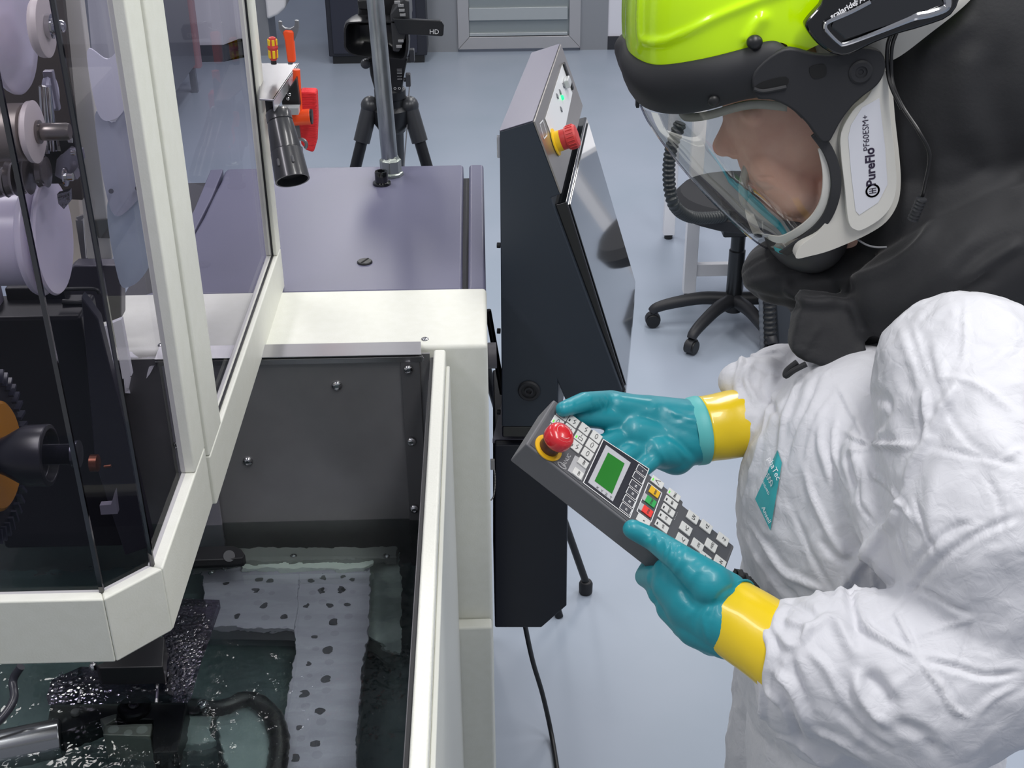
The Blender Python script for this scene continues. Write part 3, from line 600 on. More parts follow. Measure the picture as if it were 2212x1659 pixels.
# screen
SA, SB_ = K(1226, 440, .012), K(1352, 846, .012)
us = nrm(SB_-SA); nS = nrm(np.cross(dd, us)); nS = nS if nS[0] > 0 else -nS; LS = np.linalg.norm(SB_-SA); WS = .48
mb = M().prism([SA-us*.004, SB_, SB_+dd*WS, SA-us*.004+dd*WS], -nS*.028)
sc = build('screen_frame', mb, BLACKG, con, bevel=.003)
gi = .006
build('screen_glass', M().prism([SA+us*gi+dd*.012+nS*.0004, SB_-us*gi+dd*.012+nS*.0004, SB_-us*gi+dd*(WS-.012)+nS*.0004, SA+us*gi+dd*(WS-.012)+nS*.0004], nS*.002), mat('screen_mirror', '5A5D62', .03, .9, coat=1), sc, bevel=.0005)
mb = M().prism([SB_, SB_+V(0, 0, -.045), SB_+V(0, 0, -.045)-n_*.05, SB_-n_*.09], dd*WS); build('tray', mb, BLACKG, con, bevel=.003)
q = K(1143, 844, -.0005); mb = M(); mb.lathe(q+dd*.001, -dd, [(.0205, 0), (.0205, .003), (.018, .006), (.014, .006), (.0135, .003), (.009, .003), (.008, .006), (.005, .006), (.004, .002), (.001, .002)], 40); build('round_plug', mb, RUB, con)
q = K(1074, 325); mb = M(); mb.box(q+dd*.02, (.006, .012, .036)); build('latch', mb, CHROME, con, bevel=.001)
for py in (530, 715, 890):
    q = K(1081, py, .03); build('hinge_pin', M().cyl(q, q-n_*.006, .005, 12), BLACK, con)
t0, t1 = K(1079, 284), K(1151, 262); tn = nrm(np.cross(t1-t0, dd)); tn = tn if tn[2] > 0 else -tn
build('top_sheen_sheet', M().prism([t0+tn*.0002, t1+tn*.0002, t1+dd*.5+tn*.0002, t0+dd*.5+tn*.0002], tn*.0012), mat('painted_ceiling_sheen', '6E6C7C', .34, .2, bump=(500, .15, .0003)), con)  # added lighter sheet: ceiling reflection on the navy housing, put into its colour
build('base_plate', M().prism([K(1084, 922), K(1200, 922), K(1200, 945), K(1084, 945)], dd*.3), BLACKG, con, bevel=.003)
build('shelf', M().prism([K(1064, 948, .02), K(1200, 948, .02), K(1200, 957, .02), K(1064, 957, .02)], dd*.3), mat('shelf_grey', '8D8B98', .4), con)
build('support_arm', M().cyl(K(1054, 670, .1), K(1086, 850, .1), .006, 12), BLACK, con)
# lower box
lb = thing('junction_box', 'black steel cable box under the console, beside the cream corner post', 'box', K(1150, 1355))
mb = M().prism([K(1069, 962), K(1228, 962), K(1224, 1309), K(1170, 1356), K(1069, 1356)], V(0, .3, 0)); build('box_body', mb, mat('box_black', '1B1E27', .42), lb, bevel=.003)
mb = M(); q0 = [K(1066, 1006, -.004), K(1069, 1025, -.004), K(1069, 1050, -.004), K(1066, 1072, -.004), K(1061, 1080, -.004)]
cc = resamp(cr(q0, 6), 24)
for q in cc: mb.ell(q, np.eye(3), (.0016,)*3, 8, 6)
build('bead_chain', mb, mat('bead', 'B5B2A8', .3, .6), lb)
build('plug_cap', M().box(K(1064, 1003, -.004), (.008, .006, .022)), mat('cap_grey', '9B9A98', .4), lb, bevel=.001)
q = P(1135, 1356, y=2.2)
cb = M().tube(cr([P(1132, 1340, y=2.2), P(1150, 1425, y=2.22), P(1172, 1500, z=.12), P(1190, 1580, z=.02), P(1203, 1659, z=.006), P(1212, 1740, z=.006)], 8), .0055, 12)
build('power_cable', cb, BLACK, cat='cable', label='black cable running down from the cable box onto the floor')
# a stand leg with rubber foot
ft = P(1265, 1280, z=0)
sl = thing('stand_leg', 'black metal stand leg with a round rubber foot on the blue grey floor', 'stand', ft)
build('tube', M().cyl(ft+V(0, 0, .035), P(1196, 1060, y=ft[1]-.02), .0098, 16), BLACK, sl)
build('rubber_foot', M().lathe(ft, (0, 0, 1), [(.016, 0), (.018, .004), (.0185, .03), (.015, .038), (.008, .040)], 24), RUB, sl, bevel=.001)
# ------------------------------------------------------------ work lamp + shelf with tools
rk = thing('tool_shelf', 'small steel shelf bracket sticking out behind the cream hood frame', 'shelf', P(610, 140, z=1.62))
zs = 1.60
mb = M().prism([P(560, 136, z=zs), P(645, 137, z=zs), P(591, 215, z=zs), P(560, 213, z=zs)], (0, 0, -.003)); build('shelf_plate', mb, STEEL, rk, bevel=.0008)
mb = M().prism([P(645, 137, z=zs), P(591, 215, z=zs), P(591, 215, z=zs)+V(-.002, .002, 0), P(645, 137, z=zs)+V(-.002, .002, 0)], (0, 0, -.018)); build('front_edge', mb, mat('bright_edge', 'C6C6CA', .25, .7), rk)
mb = M().prism([P(608, 220, y=2.0), P(640, 168, y=2.0), P(648, 230, y=2.0), P(644, 240, y=2.0), P(612, 240, y=2.0)], (0, .02, 0)); bk_ = build('bracket', mb, BLACK, rk, bevel=.002)
for px, py in ((625, 204), (622, 213)):
    mb = M(); screw(mb, P(px, py, y=2.0), (0, -1, 0), .003); build('screw', mb, CHROME, bk_)
build('white_tray', M().prism([P(610, 226, y=1.99), P(648, 226, y=1.99), P(648, 240, y=1.99), P(612, 240, y=1.99)], (0, -.02, 0)), mat('tray_w', 'C4C8CC', .3, .4), rk)
Ya = 1.93
wl = thing('work_light', 'black cylindrical machine work light hanging below the steel shelf', 'lamp', P(620, 410, y=Ya))
a, b_ = P(600, 240, y=Ya), P(632, 390, y=Ya-.07); ax = nrm(b_-a); Lw = np.linalg.norm(b_-a)
build('neck', M().box(P(588, 224, y=Ya), (.018, .02, .028)), mat('neck_black', '26272B', .4), wl, bevel=.001)
prw = [(.017, 0), (.0195, .004), (.0195, .017), (.0185, .018), (.0195, .019), (.0235, .065), (.0232, .066), (.024, .067), (.0262, Lw-.004), (.0262, Lw), (.0235, Lw), (.0225, Lw-.012), (.004, Lw-.014)]
lo = build('lamp_body', M().lathe(a, ax, prw, 44), mat('lamp_black', '303134', .28, coat=.3), wl)
sd = nrm(np.cross(ax, (1, 0, 0))); sd = sd if sd[1] < 0 else -sd
for an in (-.35, .55):
    r_ = nrm(sd*cos(an)+np.cross(ax, sd)*sin(an)); mb = M(); mb.caps([a+ax*.085+r_*.0248, a+ax*(Lw-.02)+r_*.0262], [.0022, .0022], 10); build('slot', mb, mat('slot_grey', '4A4B4E', .4), lo)
Yt = 2.02
def hang(name, lab, cat, base, group=None): return thing(name, lab, cat, base, group)
# wrench
t = hang('open_wrench', 'steel open ended wrench with orange grip standing in the steel shelf', 'wrench', P(622, 136, y=Yt))
ol = [(601, 46), (609, 47), (609, 55), (616, 61), (626, 62), (635, 57), (637, 50), (636, 44), (645, 45), (646, 60), (641, 76), (635, 90), (632, 140), (622, 140), (618, 90), (611, 76), (602, 62)]
build('jaw', M().prism([P(a_, b2, y=Yt) for a_, b2 in ol], (0, .006, 0)), mat('wrench_steel', '8E9094', .35, .8), t, bevel=.001)
build('grip', M().prism([P(a_, b2, y=Yt-.004) for a_, b2 in ((610, 69), (616, 66), (630, 67), (634, 70), (634, 85), (638, 136), (621, 136), (615, 90))], (0, .014, 0)), ORANGE, t, bevel=.003)
t = hang('screwdriver', 'red and yellow screwdriver handle standing beside the wrench', 'screwdriver', P(590, 134, y=Yt))
mb = M(); s0 = P(591, 130, y=Yt); up_ = nrm(P(588, 84, y=Yt)-s0); k = .00078
build('handle', M().lathe(s0, up_, [(r*k, h*k) for r, h in ((6, 0), (8, 3), (9, 12), (9.5, 22), (11, 26), (9.5, 30), (9, 38), (7, 45), (3, 47))], 12), REDM, t)
mb = M()
for i in range(6):
    a_ = 2*pi*i/6+.3; t1 = nrm(np.cross(up_, (1, 0, 0))); t2 = np.cross(up_, t1); r_ = t1*cos(a_)+t2*sin(a_)
    for h0, h1 in ((5, 21), (30, 42)): mb.box(s0+up_*k*(h0+h1)/2+r_*k*8, (.0045, .003, k*(h1-h0)), [np.cross(up_, r_), r_, up_])
build('grip_insert', mb, YEL, t, bevel=.0008)
build('ferrule', M().cyl(s0-up_*.006, s0, .0045, 12), BLACK, t)
# red brush
t = hang('red_brush', 'bright red bristle brush hanging below the steel shelf', 'brush', P(666, 330, y=Yt+.03))
ol = [(646, 199), (683, 200), (685, 260), (683, 310), (677, 331), (660, 325), (650, 312), (645, 260)]
build('bristles', M().prism([P(a_, b2, y=Yt+.03) for a_, b2 in ol], (0, .03, 0)), mat('red_bristles', 'E0262E', .75, bump=(160, 1, .004, (.3, .3, 4))), t, bevel=.004)
build('handle', M().prism([P(a_, b2, y=Yt+.03) for a_, b2 in ((636, 170), (645, 168), (648, 240), (638, 240))], (0, .012, 0)), REDM, t, bevel=.002)
# orange hammer/pistol handle
t = hang('orange_hammer', 'orange handled tool lying crosswise under the steel shelf', 'hammer', P(645, 272, y=Yt-.01))
build('head', M().cyl(P(612, 256, y=Yt), P(672, 252, y=Yt), .0125, 20), ORANGE, t, bevel=.002)
build('end_cap', M().cyl(P(669, 252, y=Yt), P(675, 252, y=Yt), .012, 20), BLACK, t)
build('handle', M().cyl(P(646, 250, y=Yt), P(640, 150, y=Yt), .006, 14), ORANGE, t)
t = hang('ring_spanner', 'grey steel spanner hanging under the orange handle', 'spanner', P(650, 320, y=Yt))
build('shaft', M().prism([P(a_, b2, y=Yt) for a_, b2 in ((634, 268), (646, 268), (650, 300), (640, 318), (634, 300))], (0, .005, 0)), mat('spanner', '85888C', .35, .8), t)
mb = M(); cc = P(650, 312, y=Yt); mb.tube([cc+V(cos(a_)*.009, 0, sin(a_)*.009) for a_ in np.linspace(-.8, 3.4, 16)], .0028, 10); build('ring', mb, MATS['spanner'], t)
t = hang('plier_handle', 'thin blue handled tool hanging behind the black work light', 'pliers', P(650, 350, y=Yt)); build('handle', M().cyl(P(648, 318, y=Yt), P(652, 352, y=Yt), .004, 10), mat('blueh', '3A4250', .4), t)
# ------------------------------------------------------------ camcorder on tripod
YT = 2.9
tp_ = thing('tripod', 'black camera tripod with pan head behind the dark cabinet', 'tripod', P(850, 300, y=YT)*V(1, 1, 0))
cx = P(850, 235, y=YT); TBK = mat('tripod_black', '202226', .35, .3)
for j, (tx, ty) in enumerate(((795, 1), (880, 1))):
    pass
feet = [P(742, 470, y=YT-.05), P(955, 470, y=YT-.05), P(866, 470, y=YT+.3)]
tops = [P(800, 228, y=YT), P(884, 228, y=YT), P(858, 228, y=YT+.04)]
for a_, f_ in zip(tops, feet):
    d_ = nrm(f_-a_); e_ = a_+d_*(a_[2]/-d_[2]) if d_[2] < 0 else f_
    lg = build('leg', M().cyl(a_+d_*.05, e_, .0135, 18, .011), TBK, tp_)
    mb = M(); mb.cyl(a_-d_*.0, a_+d_*.085, .019, 16); mb.ell(a_, np.eye(3), (.022, .022, .022), 18, 10); build('leg_joint', mb, mat('tripod_joint', '3A3C40', .35, .3), lg)
mb = M(); o_ = P(846, 262, y=YT); mb.lathe(o_, (0, 0, 1), [(.03, -.02), (.042, 0), (.042, .03), (.032, .038), (.032, .055), (.036, .057), (.036, .075), (.03, .08), (.03, .1)], 32)
build('crown', mb, TBK, tp_)
mb = M(); mb.cyl(P(888, 235, y=YT), P(880, 150, y=YT-.0), .004, 8); 
hd = build('pan_head', M().prism([P(a_, b2, y=YT-.03) for a_, b2 in ((792, 125), (812, 118), (875, 118), (880, 130), (872, 168), (868, 200), (862, 206), (812, 206), (800, 165), (797, 145))], (0, .06, 0)), mat('head_black', '191A1C', .45), tp_, bevel=.006)
mb = M()
for px, py in ((888, 119), (880, 172)):
    mb.cyl(P(872, py, y=YT-.03), P(px-3, py, y=YT-.03), .005, 12); mb.box(P(px+2, py, y=YT-.03), (.011, .02, .028))
mb.lathe(P(790, 137, y=YT-.04), (0, -1, 0), [(.009, -.01), (.011, 0), (.011, .008), (.007, .01)], 16)
build('clamp_knob', mb, mat('knob_dark', '4A4C50', .3, .4), hd, bevel=.002)
mb = M().text('|||| | |', .012, P(864, 160, y=YT-.031), (0, 0, -1), (1, 0, 0)); mb.text('o o o o', .012, P(858, 190, y=YT-.032), (1, 0, 0), (0, 0, 1)); build('scale_marks', mb, WHT, hd)
cm = thing('camcorder', 'black video camcorder with flip-out screen on the tripod', 'camera', P(830, 120, y=YT))
CBK = mat('camcorder_black', '141518', .33)
yy = YT-.12
def CP(px, py, o=0): return P(px, py, y=yy+o)
c0 = CP(811, 84)
rows = []
for sc_, o in ((1.0, -.02), (1.03, .0), (.92, .05), (.80, .09)):
    ring = cr([CP(745, 84), CP(747, 50), CP(768, 42), CP(850, 42), CP(880, 50), CP(880, 118), CP(850, 122), CP(772, 116), CP(748, 102)], 4, closed=True)
    cg = ring.mean(0); rows.append([cg+(q-cg)*sc_+V(0, o, 0) for q in ring])
mb = M().loft(rows, True); inner = [[np.mean(rows[0], 0)+(np.array(q)-np.mean(rows[0], 0))*k_+V(0, o, 0) for q in rows[0]] for k_, o in ((1, 0), (.93, 0), (.86, .03), (.5, .05))]
mb.loft(inner, True, capb=True, flip=True); build('lens_hood', mb, CBK, cm, smooth=50)
lc = CP(806, 82, .02); mb = M()
mb.lathe(lc+V(0, .02, 0), (0, -1, 0), [(.042, -.02), (.04, .0), (.034, .002), (.032, -.006), (.026, -.006), (.024, .0), (.018, .002)], 40); build('lens_ring', mb, mat('lens_ring', '2A2B2E', .3), cm)
mb = M(); mb.ell(lc+V(0, .022, 0), [V(1, 0, 0), V(0, 0, 1), V(0, 1, 0)], (.02, .02, .008)); build('lens', mb, mat('lens_glass', '0A0C12', .03, coat=1), cm)
mb = M().prism([CP(775, -20, .06), CP(880, -20, .06), CP(884, 60, .06), CP(870, 118, .06), CP(800, 118, .06), CP(770, 60, .06)], (0, .18, 0)); build('camera_body', mb, CBK, cm, bevel=.01)
mb = M().prism([CP(842, 30, -.02), CP(872, -4, -.02), CP(884, 2, -.02), CP(886, 60, -.02), CP(862, 114, -.02), CP(848, 112, -.02)], (0, .10, 0)); build('side_controls', mb, mat('cam_side', '3C3D40', .3, .4), cm, bevel=.004)
mb = M()
for i, (px, py) in enumerate(((866, 12), (868, 22), (870, 32), (862, 100), (866, 88), (858, 5))): mb.box(CP(px, py, -.024), (.012, .006, .006))
build('button', mb, mat('cam_silver', 'A9A9AA', .25, .6), cm, bevel=.001)
mb = M().prism([CP(770, 0, -.0), CP(806, -4, .0), CP(806, 24, .0), CP(774, 22, .0)], (0, .05, 0)); build('microphone_block', mb, CBK, cm, bevel=.005)
mb = M().prism([CP(848, 40, -.03), CP(953, 45, -.03), CP(959, 55, -.03), CP(958, 76, -.03), CP(955, 79, -.03), CP(862, 74, -.03)], (0, .012, 0)); lcd = build('flip_screen', mb, mat('lcd_black', '17191D', .3), cm, bevel=.002)
mb = M().text('HD', .014, CP(938, 69, -.0305), (1, 0, -.03), (0, 0, 1)); build('lettering', mb, WHT, lcd)
mb = M(); mb.tube(cr([P(885, 180, y=YT), P(878, 290, y=YT-.02), P(873, 355, y=YT-.02), P(873, 420, y=YT)], 6), .0015, 8); build('thin_cable', mb, mat('cable_grey', '8A8C90', .5), tp_)
# ------------------------------------------------------------ swivel chair, white table frame, hoses
cc = P(1580, 700, z=0); cc[2] = 0
ch = thing('office_chair', 'black swivel office chair with five castors behind the person', 'chair', cc)
CHB = mat('chair_black', '26272B', .5)
hub = cc+V(0, 0, .10)
build('hub', M().lathe(cc+V(0, 0, .055), (0, 0, 1), [(.02, 0), (.035, .004), (.04, .05), (.033, .07)], 28), CHB, ch, bevel=.003)
build('gas_column', M().lathe(cc+V(0, 0, .1), (0, 0, 1), [(.030, 0), (.030, .20), (.026, .205), (.026, .3), (.0145, .31), (.0145, .42)], 28), mat('column_black', '1D1F22', .3), ch)
ca = [P(1407, 690, z=.03), P(1466, 768, z=.03), P(1668, 760, z=.03), P(1735, 690, z=.03), P(1590, 640, z=.03)]
for q in ca:
    q = np.array([q[0], q[1], 0]); d_ = nrm(q-cc); R_ = .30; e = cc+d_*R_
    pts = cr([cc+d_*.02+V(0, 0, .105), cc+d_*.12+V(0, 0, .112), cc+d_*.23+V(0, 0, .095), cc+d_*(R_-.012)+V(0, 0, .078), cc+d_*(R_+.004)+V(0, 0, .062)], 5)
    lg = build('leg', M().tube(pts, np.linspace(.027, .017, len(pts)), 14), CHB, ch)
    s_ = nrm(np.cross(d_, (0, 0, 1))); ce = e+V(0, 0, .028); mb = M()
    mb.cyl(ce-s_*.02, ce-s_*.004, .026, 26); mb.cyl(ce+s_*.004, ce+s_*.02, .026, 26); build('castor', mb, mat('castor_black', '18191B', .4), lg, bevel=.003)
    build('castor_hood', M().lathe(ce+V(0, 0, .004), s_, [(.028, -.013), (.029, 0), (.028, .013)], 22), CHB, lg)
sb = P(1535, 440, y=cc[1]-.05)
mb = M().loft([[np.array([cc[0], cc[1], 0])+V(cos(a_)*r_*1.05, sin(a_)*r_, z_) for a_ in np.linspace(0, 2*pi, 32, endpoint=False)] for r_, z_ in ((.05, .42), (.16, .43), (.225, .46), (.235, .50), (.21, .53), (.1, .54))], True, True, True)
build('seat', mb, mat('chair_fabric', '232428', .8), ch)
build('tilt_lever_box', M().box(cc+V(-.03, -.05, .41), (.09, .09, .045)), BLACK, ch, bevel=.008)
# corrugated hose
hq = [P(1470, 265, y=3.9), P(1448, 330, y=3.9), P(1446, 400, y=3.9), P(1458, 445, y=3.9), P(1490, 468, y=4.0), P(1540, 470, y=4.1), P(1600, 460, y=4.2)]
hp = resamp(cr(hq, 10), 180); rr = np.array([.0175+.0035*(1 if (i//2) % 2 else 0) for i in range(180)])
build('corrugated_hose', M().tube(hp, rr, 16), mat('hose_green_black', '23282A', .4), cat='hose', label='thick black corrugated hose curving down beside the visor')
hose_t = None
# white table frame
tq = P(1487, 640, z=0)
tb = thing('white_table', 'white tubular table frame standing behind the black swivel chair', 'table', tq)
zt_ = .76; Wd = P(1700, 640, y=tq[1])[0]-tq[0]
for dx in (0, Wd):
    for dy in (0, .6):
        lg = build('leg', M().bb(tq[0]+dx-.024, tq[0]+dx+.024, tq[1]+dy-.02, tq[1]+dy+.02, .02, zt_), WHITE, tb, bevel=.002)
        build('foot', M().cyl((tq[0]+dx, tq[1]+dy, 0), (tq[0]+dx, tq[1]+dy, .022), .018, 20), BLACK, lg)
q = P(1560, 578, y=tq[1])[2]; build('rail', M().bb(tq[0]+.024, tq[0]+Wd-.024, tq[1]-.015, tq[1]+.015, q-.03, q+.02), WHITE, tb, bevel=.002)
build('table_top', M().bb(tq[0]-.02, tq[0]+Wd+.03, tq[1]+.02, tq[1]+.62, zt_, zt_+.02), WHITE, tb, bevel=.002)
# black hose unit behind the shoulder
t = thing('black_hose_unit', 'dark grey case with ribbed black hose standing behind the person', 'case', P(1680, 750, z=0))
yk = P(1680, 760, z=0)[1]
build('case', M().prism([P(1670, 600, y=yk), P(1760, 600, y=yk), P(1770, 760, y=yk), P(1680, 760, y=yk)], (0, .25, 0)), mat('case_grey', '3A3E44', .45), t, bevel=.01)
hp = resamp([P(1660, 620, y=yk-.03), P(1664, 780, y=yk-.03)], 60); build('ribbed_hose', M().tube(hp, [.022+.004*(i//2 % 2) for i in range(60)], 16), BLACK, t)
build('grey_strip', M().tube(resamp([P(1645, 640, y=yk-.03), P(1648, 770, y=yk-.03)], 40), [.01+.0015*(i//2 % 2) for i in range(40)], 12), mat('strip_g', '6A6E74', .5), t)
# ------------------------------------------------------------ organic shapes: union of tapered bodies, folds pressed in
from mathutils import noise, kdtree
def blob(name, mb, voxel, sm, mats, parent=None, creases=(), crum=None, post=None, subd=0, **k):
    me = bpy.data.meshes.new('tmp'); me.from_pydata(mb.v, [], mb.f); ob = bpy.data.objects.new('tmp', me); COL.objects.link(ob)
    q = ob.modifiers.new('r', 'REMESH'); q.mode = 'VOXEL'; q.voxel_size = voxel
    if sm: q = ob.modifiers.new('s', 'SMOOTH'); q.factor = .5; q.iterations = sm
    dg = bpy.context.evaluated_depsgraph_get(); e = ob.evaluated_get(dg); m2 = bpy.data.meshes.new_from_object(e)
    bpy.data.objects.remove(ob); bpy.data.meshes.remove(me)
    n = len(m2.vertices); co = np.empty(n*3); m2.vertices.foreach_get('co', co); co = co.reshape(-1, 3)
    nr = np.empty(n*3); m2.vertex_normals.foreach_get('vector', nr); nr = nr.reshape(-1, 3)
    polys = [tuple(p.vertices) for p in m2.polygons]
    disp = np.zeros(n)
    if creases:
        bvh = BVHTree.FromPolygons([Vector(c) for c in co], polys); kd = kdtree.KDTree(n)
        for i, c in enumerate(co): kd.insert(c, i)
        kd.balance()
        for (pts, wd, h) in creases:
            pl = resamp(cr([(a, b_, 0) for a, b_ in pts], 6), max(4, int(sum(math.dist(pts[i], pts[i+1]) for i in range(len(pts)-1))/3)))
            best = {}; N_ = len(pl)
            for j, (a, b_, _) in enumerate(pl):
                d = nrm(cF*FPX+cR*(a-1106)-cU*(b_-829.5)); hit = bvh.ray_cast(Vector(cC), Vector(d))
                if hit[0] is None: continue
                tp = min(1, 5*min(j+.5, N_-j-.5)/N_)
                for (c_, i, ds) in kd.find_range(hit[0], wd*3.2):
                    v_ = best.get(i)
                    if v_ is None or ds < v_[0]: best[i] = (ds, tp)
            for i, (ds, tp) in best.items():
                g = math.exp(-(ds/wd)**2)-.45*math.exp(-(ds/(1.9*wd))**2); disp[i] += h*g*tp
    if crum:          # (scale, height, stretch, sharpness)
        for (sc_, h, st, rad) in crum:
            for i, c in enumerate(co):
                p = Vector((c[0]*st[0], c[1]*st[1], c[2]*st[2]))*sc_
                wv = noise.noise_vector(p*.7)*.55
                a_ = abs(noise.noise(p+wv)); b_ = abs(noise.noise(p*1.35+wv*1.4+Vector((7.3, 2.1, 5.5))))
                disp[i] += h*(.5-2.2*min(a_, rad)-1.2*min(b_, rad))*(0.45+max(0, noise.noise(p*.4)+.35))
    if post is not None: disp += post(co, nr)
    co = co+nr*disp[:, None]
    out = M(); out.v = [tuple(c) for c in co]; out.f = polys; out.mi = [0]*len(polys); bpy.data.meshes.remove(m2)
    if callable(mats):
        mats, idx = mats(co, polys); out.mi = idx
    return build(name, out, mats, parent, smooth=180, subd=subd, **k)
# ------------------------------------------------------------ pendant
dA = 1.42; A0 = P(1136, 959, d=dA); T_ = -cF
w2 = nrm((-64, -94)); ph = radians(48)
Wd = nrm(cos(ph)*(cR*w2[0]+cU*w2[1])+sin(ph)*T_)
Ls = nrm((390, -307)); al = math.atan(-cos(ph)*(Ls@w2)/sin(ph))
Ld = nrm(cos(al)*(cR*Ls[0]+cU*Ls[1])+sin(al)*T_); Wd = nrm(Wd-Ld*(Wd@Ld)); Nd = nrm(np.cross(Wd, Ld))
def Q(px, py, h=0.): return P(px, py, pl=(A0+Nd*h, Nd))
B0 = Q(1200, 865); wP = abs((B0-A0)@Wd); LE = (Q(1590, 1172)-A0)@Ld; TP = .036; LSTEP = (Q(1479, 1080)-A0)@Ld
def UV(u, v, h=0.): return A0+Ld*u-Wd*v+Nd*h        # u along the length, v from the near edge to the far edge
pen = thing('handheld_control_pendant', 'dark grey hand-held control pendant with red stop button held in both gloved hands', 'remote control', UV(LE/2, wP/2, -TP))
PG = mat('pendant_grey', '5B5C60', .45, bump=(600, .2, .0003)); PGF = mat('pendant_face', '4C4D52', .42)
st = .006
mb = M().prism([UV(0, 0), UV(LE, 0), UV(LE, wP-st), UV(LSTEP, wP-st), UV(LSTEP, wP), UV(0, wP)], -Nd*TP)
bd = build('pendant_body', mb, PG, pen, bevel=.0022, seg=3)
build('face_plate', M().prism([UV(.004, .003), UV(LE-.004, .003), UV(LE-.004, wP-st-.002), UV(LSTEP, wP-st-.002), UV(LSTEP-.003, wP-.002), UV(.004, wP-.002)], Nd*.0006), PGF, pen)
fz = .0007
def c3(x, y): return 1000+x/3.456, 900+y/3.456
KW = mat('key_white', 'CACBC9', .35); KB = mat('key_print', '3A3B3E', .5)
def key(cx, cy, lu, lv, m, txt=None, size=.0055, led=None, h=.0018, name='key', icon=0, col=None):
    o_ = Q(*c3(cx, cy), h=fz); u_, v_ = (o_-A0)@Ld, -(o_-A0)@Wd
    mb = M().prism([UV(u_-lu, v_-lv, fz), UV(u_+lu, v_-lv, fz), UV(u_+lu, v_+lv, fz), UV(u_-lu, v_+lv, fz)], Nd*h)
    kk = build(name, mb, m, pen, bevel=.0006)
    if txt:
        mb = M().text(txt, size, UV(u_+lu*.15, v_, fz+h), -Wd, -Ld, .0003, bold=.0001); build('lettering', mb, col or KB, kk)
    if icon:
        mb = M()
        if icon == 1: mb.stroke([UV(u_+.001, v_-.004, fz+h), UV(u_+.003, v_-.001, fz+h), UV(u_, v_+.001, fz+h), UV(u_+.002, v_+.004, fz+h)], .0007, Nd)
        elif icon == 2: mb.stroke([UV(u_-.002, v_-.004, fz+h), UV(u_+.003, v_-.004, fz+h), UV(u_+.003, v_, fz+h), UV(u_-.002, v_, fz+h)], .0006, Nd, closed=True); mb.stroke([UV(u_, v_+.002, fz+h), UV(u_, v_+.005, fz+h)], .0006, Nd)
        elif icon == 3: mb.stroke([UV(u_+.0015*cos(a_), v_+.004*sin(a_), fz+h) for a_ in np.linspace(0, 2*pi, 12, endpoint=False)], .0006, Nd, closed=True)
        elif icon == 4: mb.stroke([UV(u_+.003, v_-.0035, fz+h), UV(u_-.003, v_, fz+h), UV(u_+.003, v_+.0035, fz+h)], .0007, Nd)
        build('symbol', mb, KB, kk)
    if led:
        mb = M(); a_ = UV(u_-lu+.0015, v_-lv+.002, fz+h); mb.prism([a_, a_+Ld*.0016, a_+Ld*.0016-Wd*.004, a_-Wd*.004], Nd*.0003); build('indicator', mb, led, kk)
    return kk
LG = mat('led_green', '60D040', .3, emit='60D040', es=.4); LK = mat('led_dark', '2A2B2E', .3)
gx, gy = np.array([85, 58.]), np.array([-33, 64.])
ics = {(0, 0): (2, LK), (1, 0): (1, LK), (2, 0): (1, None), (3, 0): (3, None), (0, 1): (3, LG), (1, 1): (0, LK), (2, 1): (2, LG), (3, 1): (3, None), (1, 2): (0, LK), (2, 2): (1, LK), (3, 2): (3, None), (0, 2): (0, None)}
for (i, j), (ic, ld) in ics.items():
    c = np.array([990, 155.])+gx*(i-3)+gy*j
    if (i, j) == (0, 0): c += (8, 6)
    key(c[0], c[1], .0069, .0072, KW, icon=ic, led=ld, txt='MC' if (i, j) in ((1, 1),) else None, size=.005)
o1 = [c3(835, 290), c3(935, 352), c3(885, 480), c3(780, 405)]
build('key_plate', M().prism([Q(*q, h=fz) for q in o1], Nd*.0008), mat('key_plate', 'A7A8AB', .4), pen, bevel=.0004)
key(890, 350, .0065, .0055, KW, 'ONF', .0038, h=.0026); key(852, 430, .0065, .0055, KW, 'OFF', .0038, h=.0026)
mb = M().text('FANUC', .0066, Q(*c3(772, 328), h=fz), -Wd, -Ld, .0003); lg_c = Q(*c3(738, 366), h=fz)
mb.stroke([lg_c+Ld*.0055*cos(a_)+Wd*.0028*sin(a_) for a_ in np.linspace(0, 2*pi, 16, endpoint=False)], .0014, Nd, closed=True); build('lettering', mb, mat('logo_grey', 'B4B5B8', .4), pen)
# display
fr_ = [c3(1046, 172), c3(1386, 392), c3(1243, 758), c3(896, 496)]
WL = mat('white_line', 'DADBDD', .4)
def rq(pts): return [Q(*p, h=fz) for p in pts]
build('display_field', M().prism(rq(fr_), Nd*.0003), mat('display_field', '33343B', .2, coat=.4), pen)
build('white_outline', M().stroke([q+Nd*.0004 for q in rq(fr_)], .0011, Nd, closed=True), WL, pen)
build('display_bezel', M().prism([Q(*c3(*p), h=.0011) for p in ((1068, 212), (1252, 345), (1118, 635), (933, 492))], Nd*.0006), mat('bezel_grey', 'B2B3B9', .3), pen, bevel=.0003)
build('green_display', M().prism([Q(*c3(*p), h=.0018) for p in ((1083, 268), (1206, 350), (1112, 577), (982, 480))], Nd*.0003), mat('lcd_green', '2F7A32', .12, coat=1), pen)
build('bezel_print', M().text('X  Y  Z  T', .0052, Q(*c3(1052, 568), h=.0018), nrm(Q(*c3(1100, 600))-Q(*c3(1000, 525))), -Wd, .0003), KB, pen)
FK = mat('key_dark', '44454C', .3)
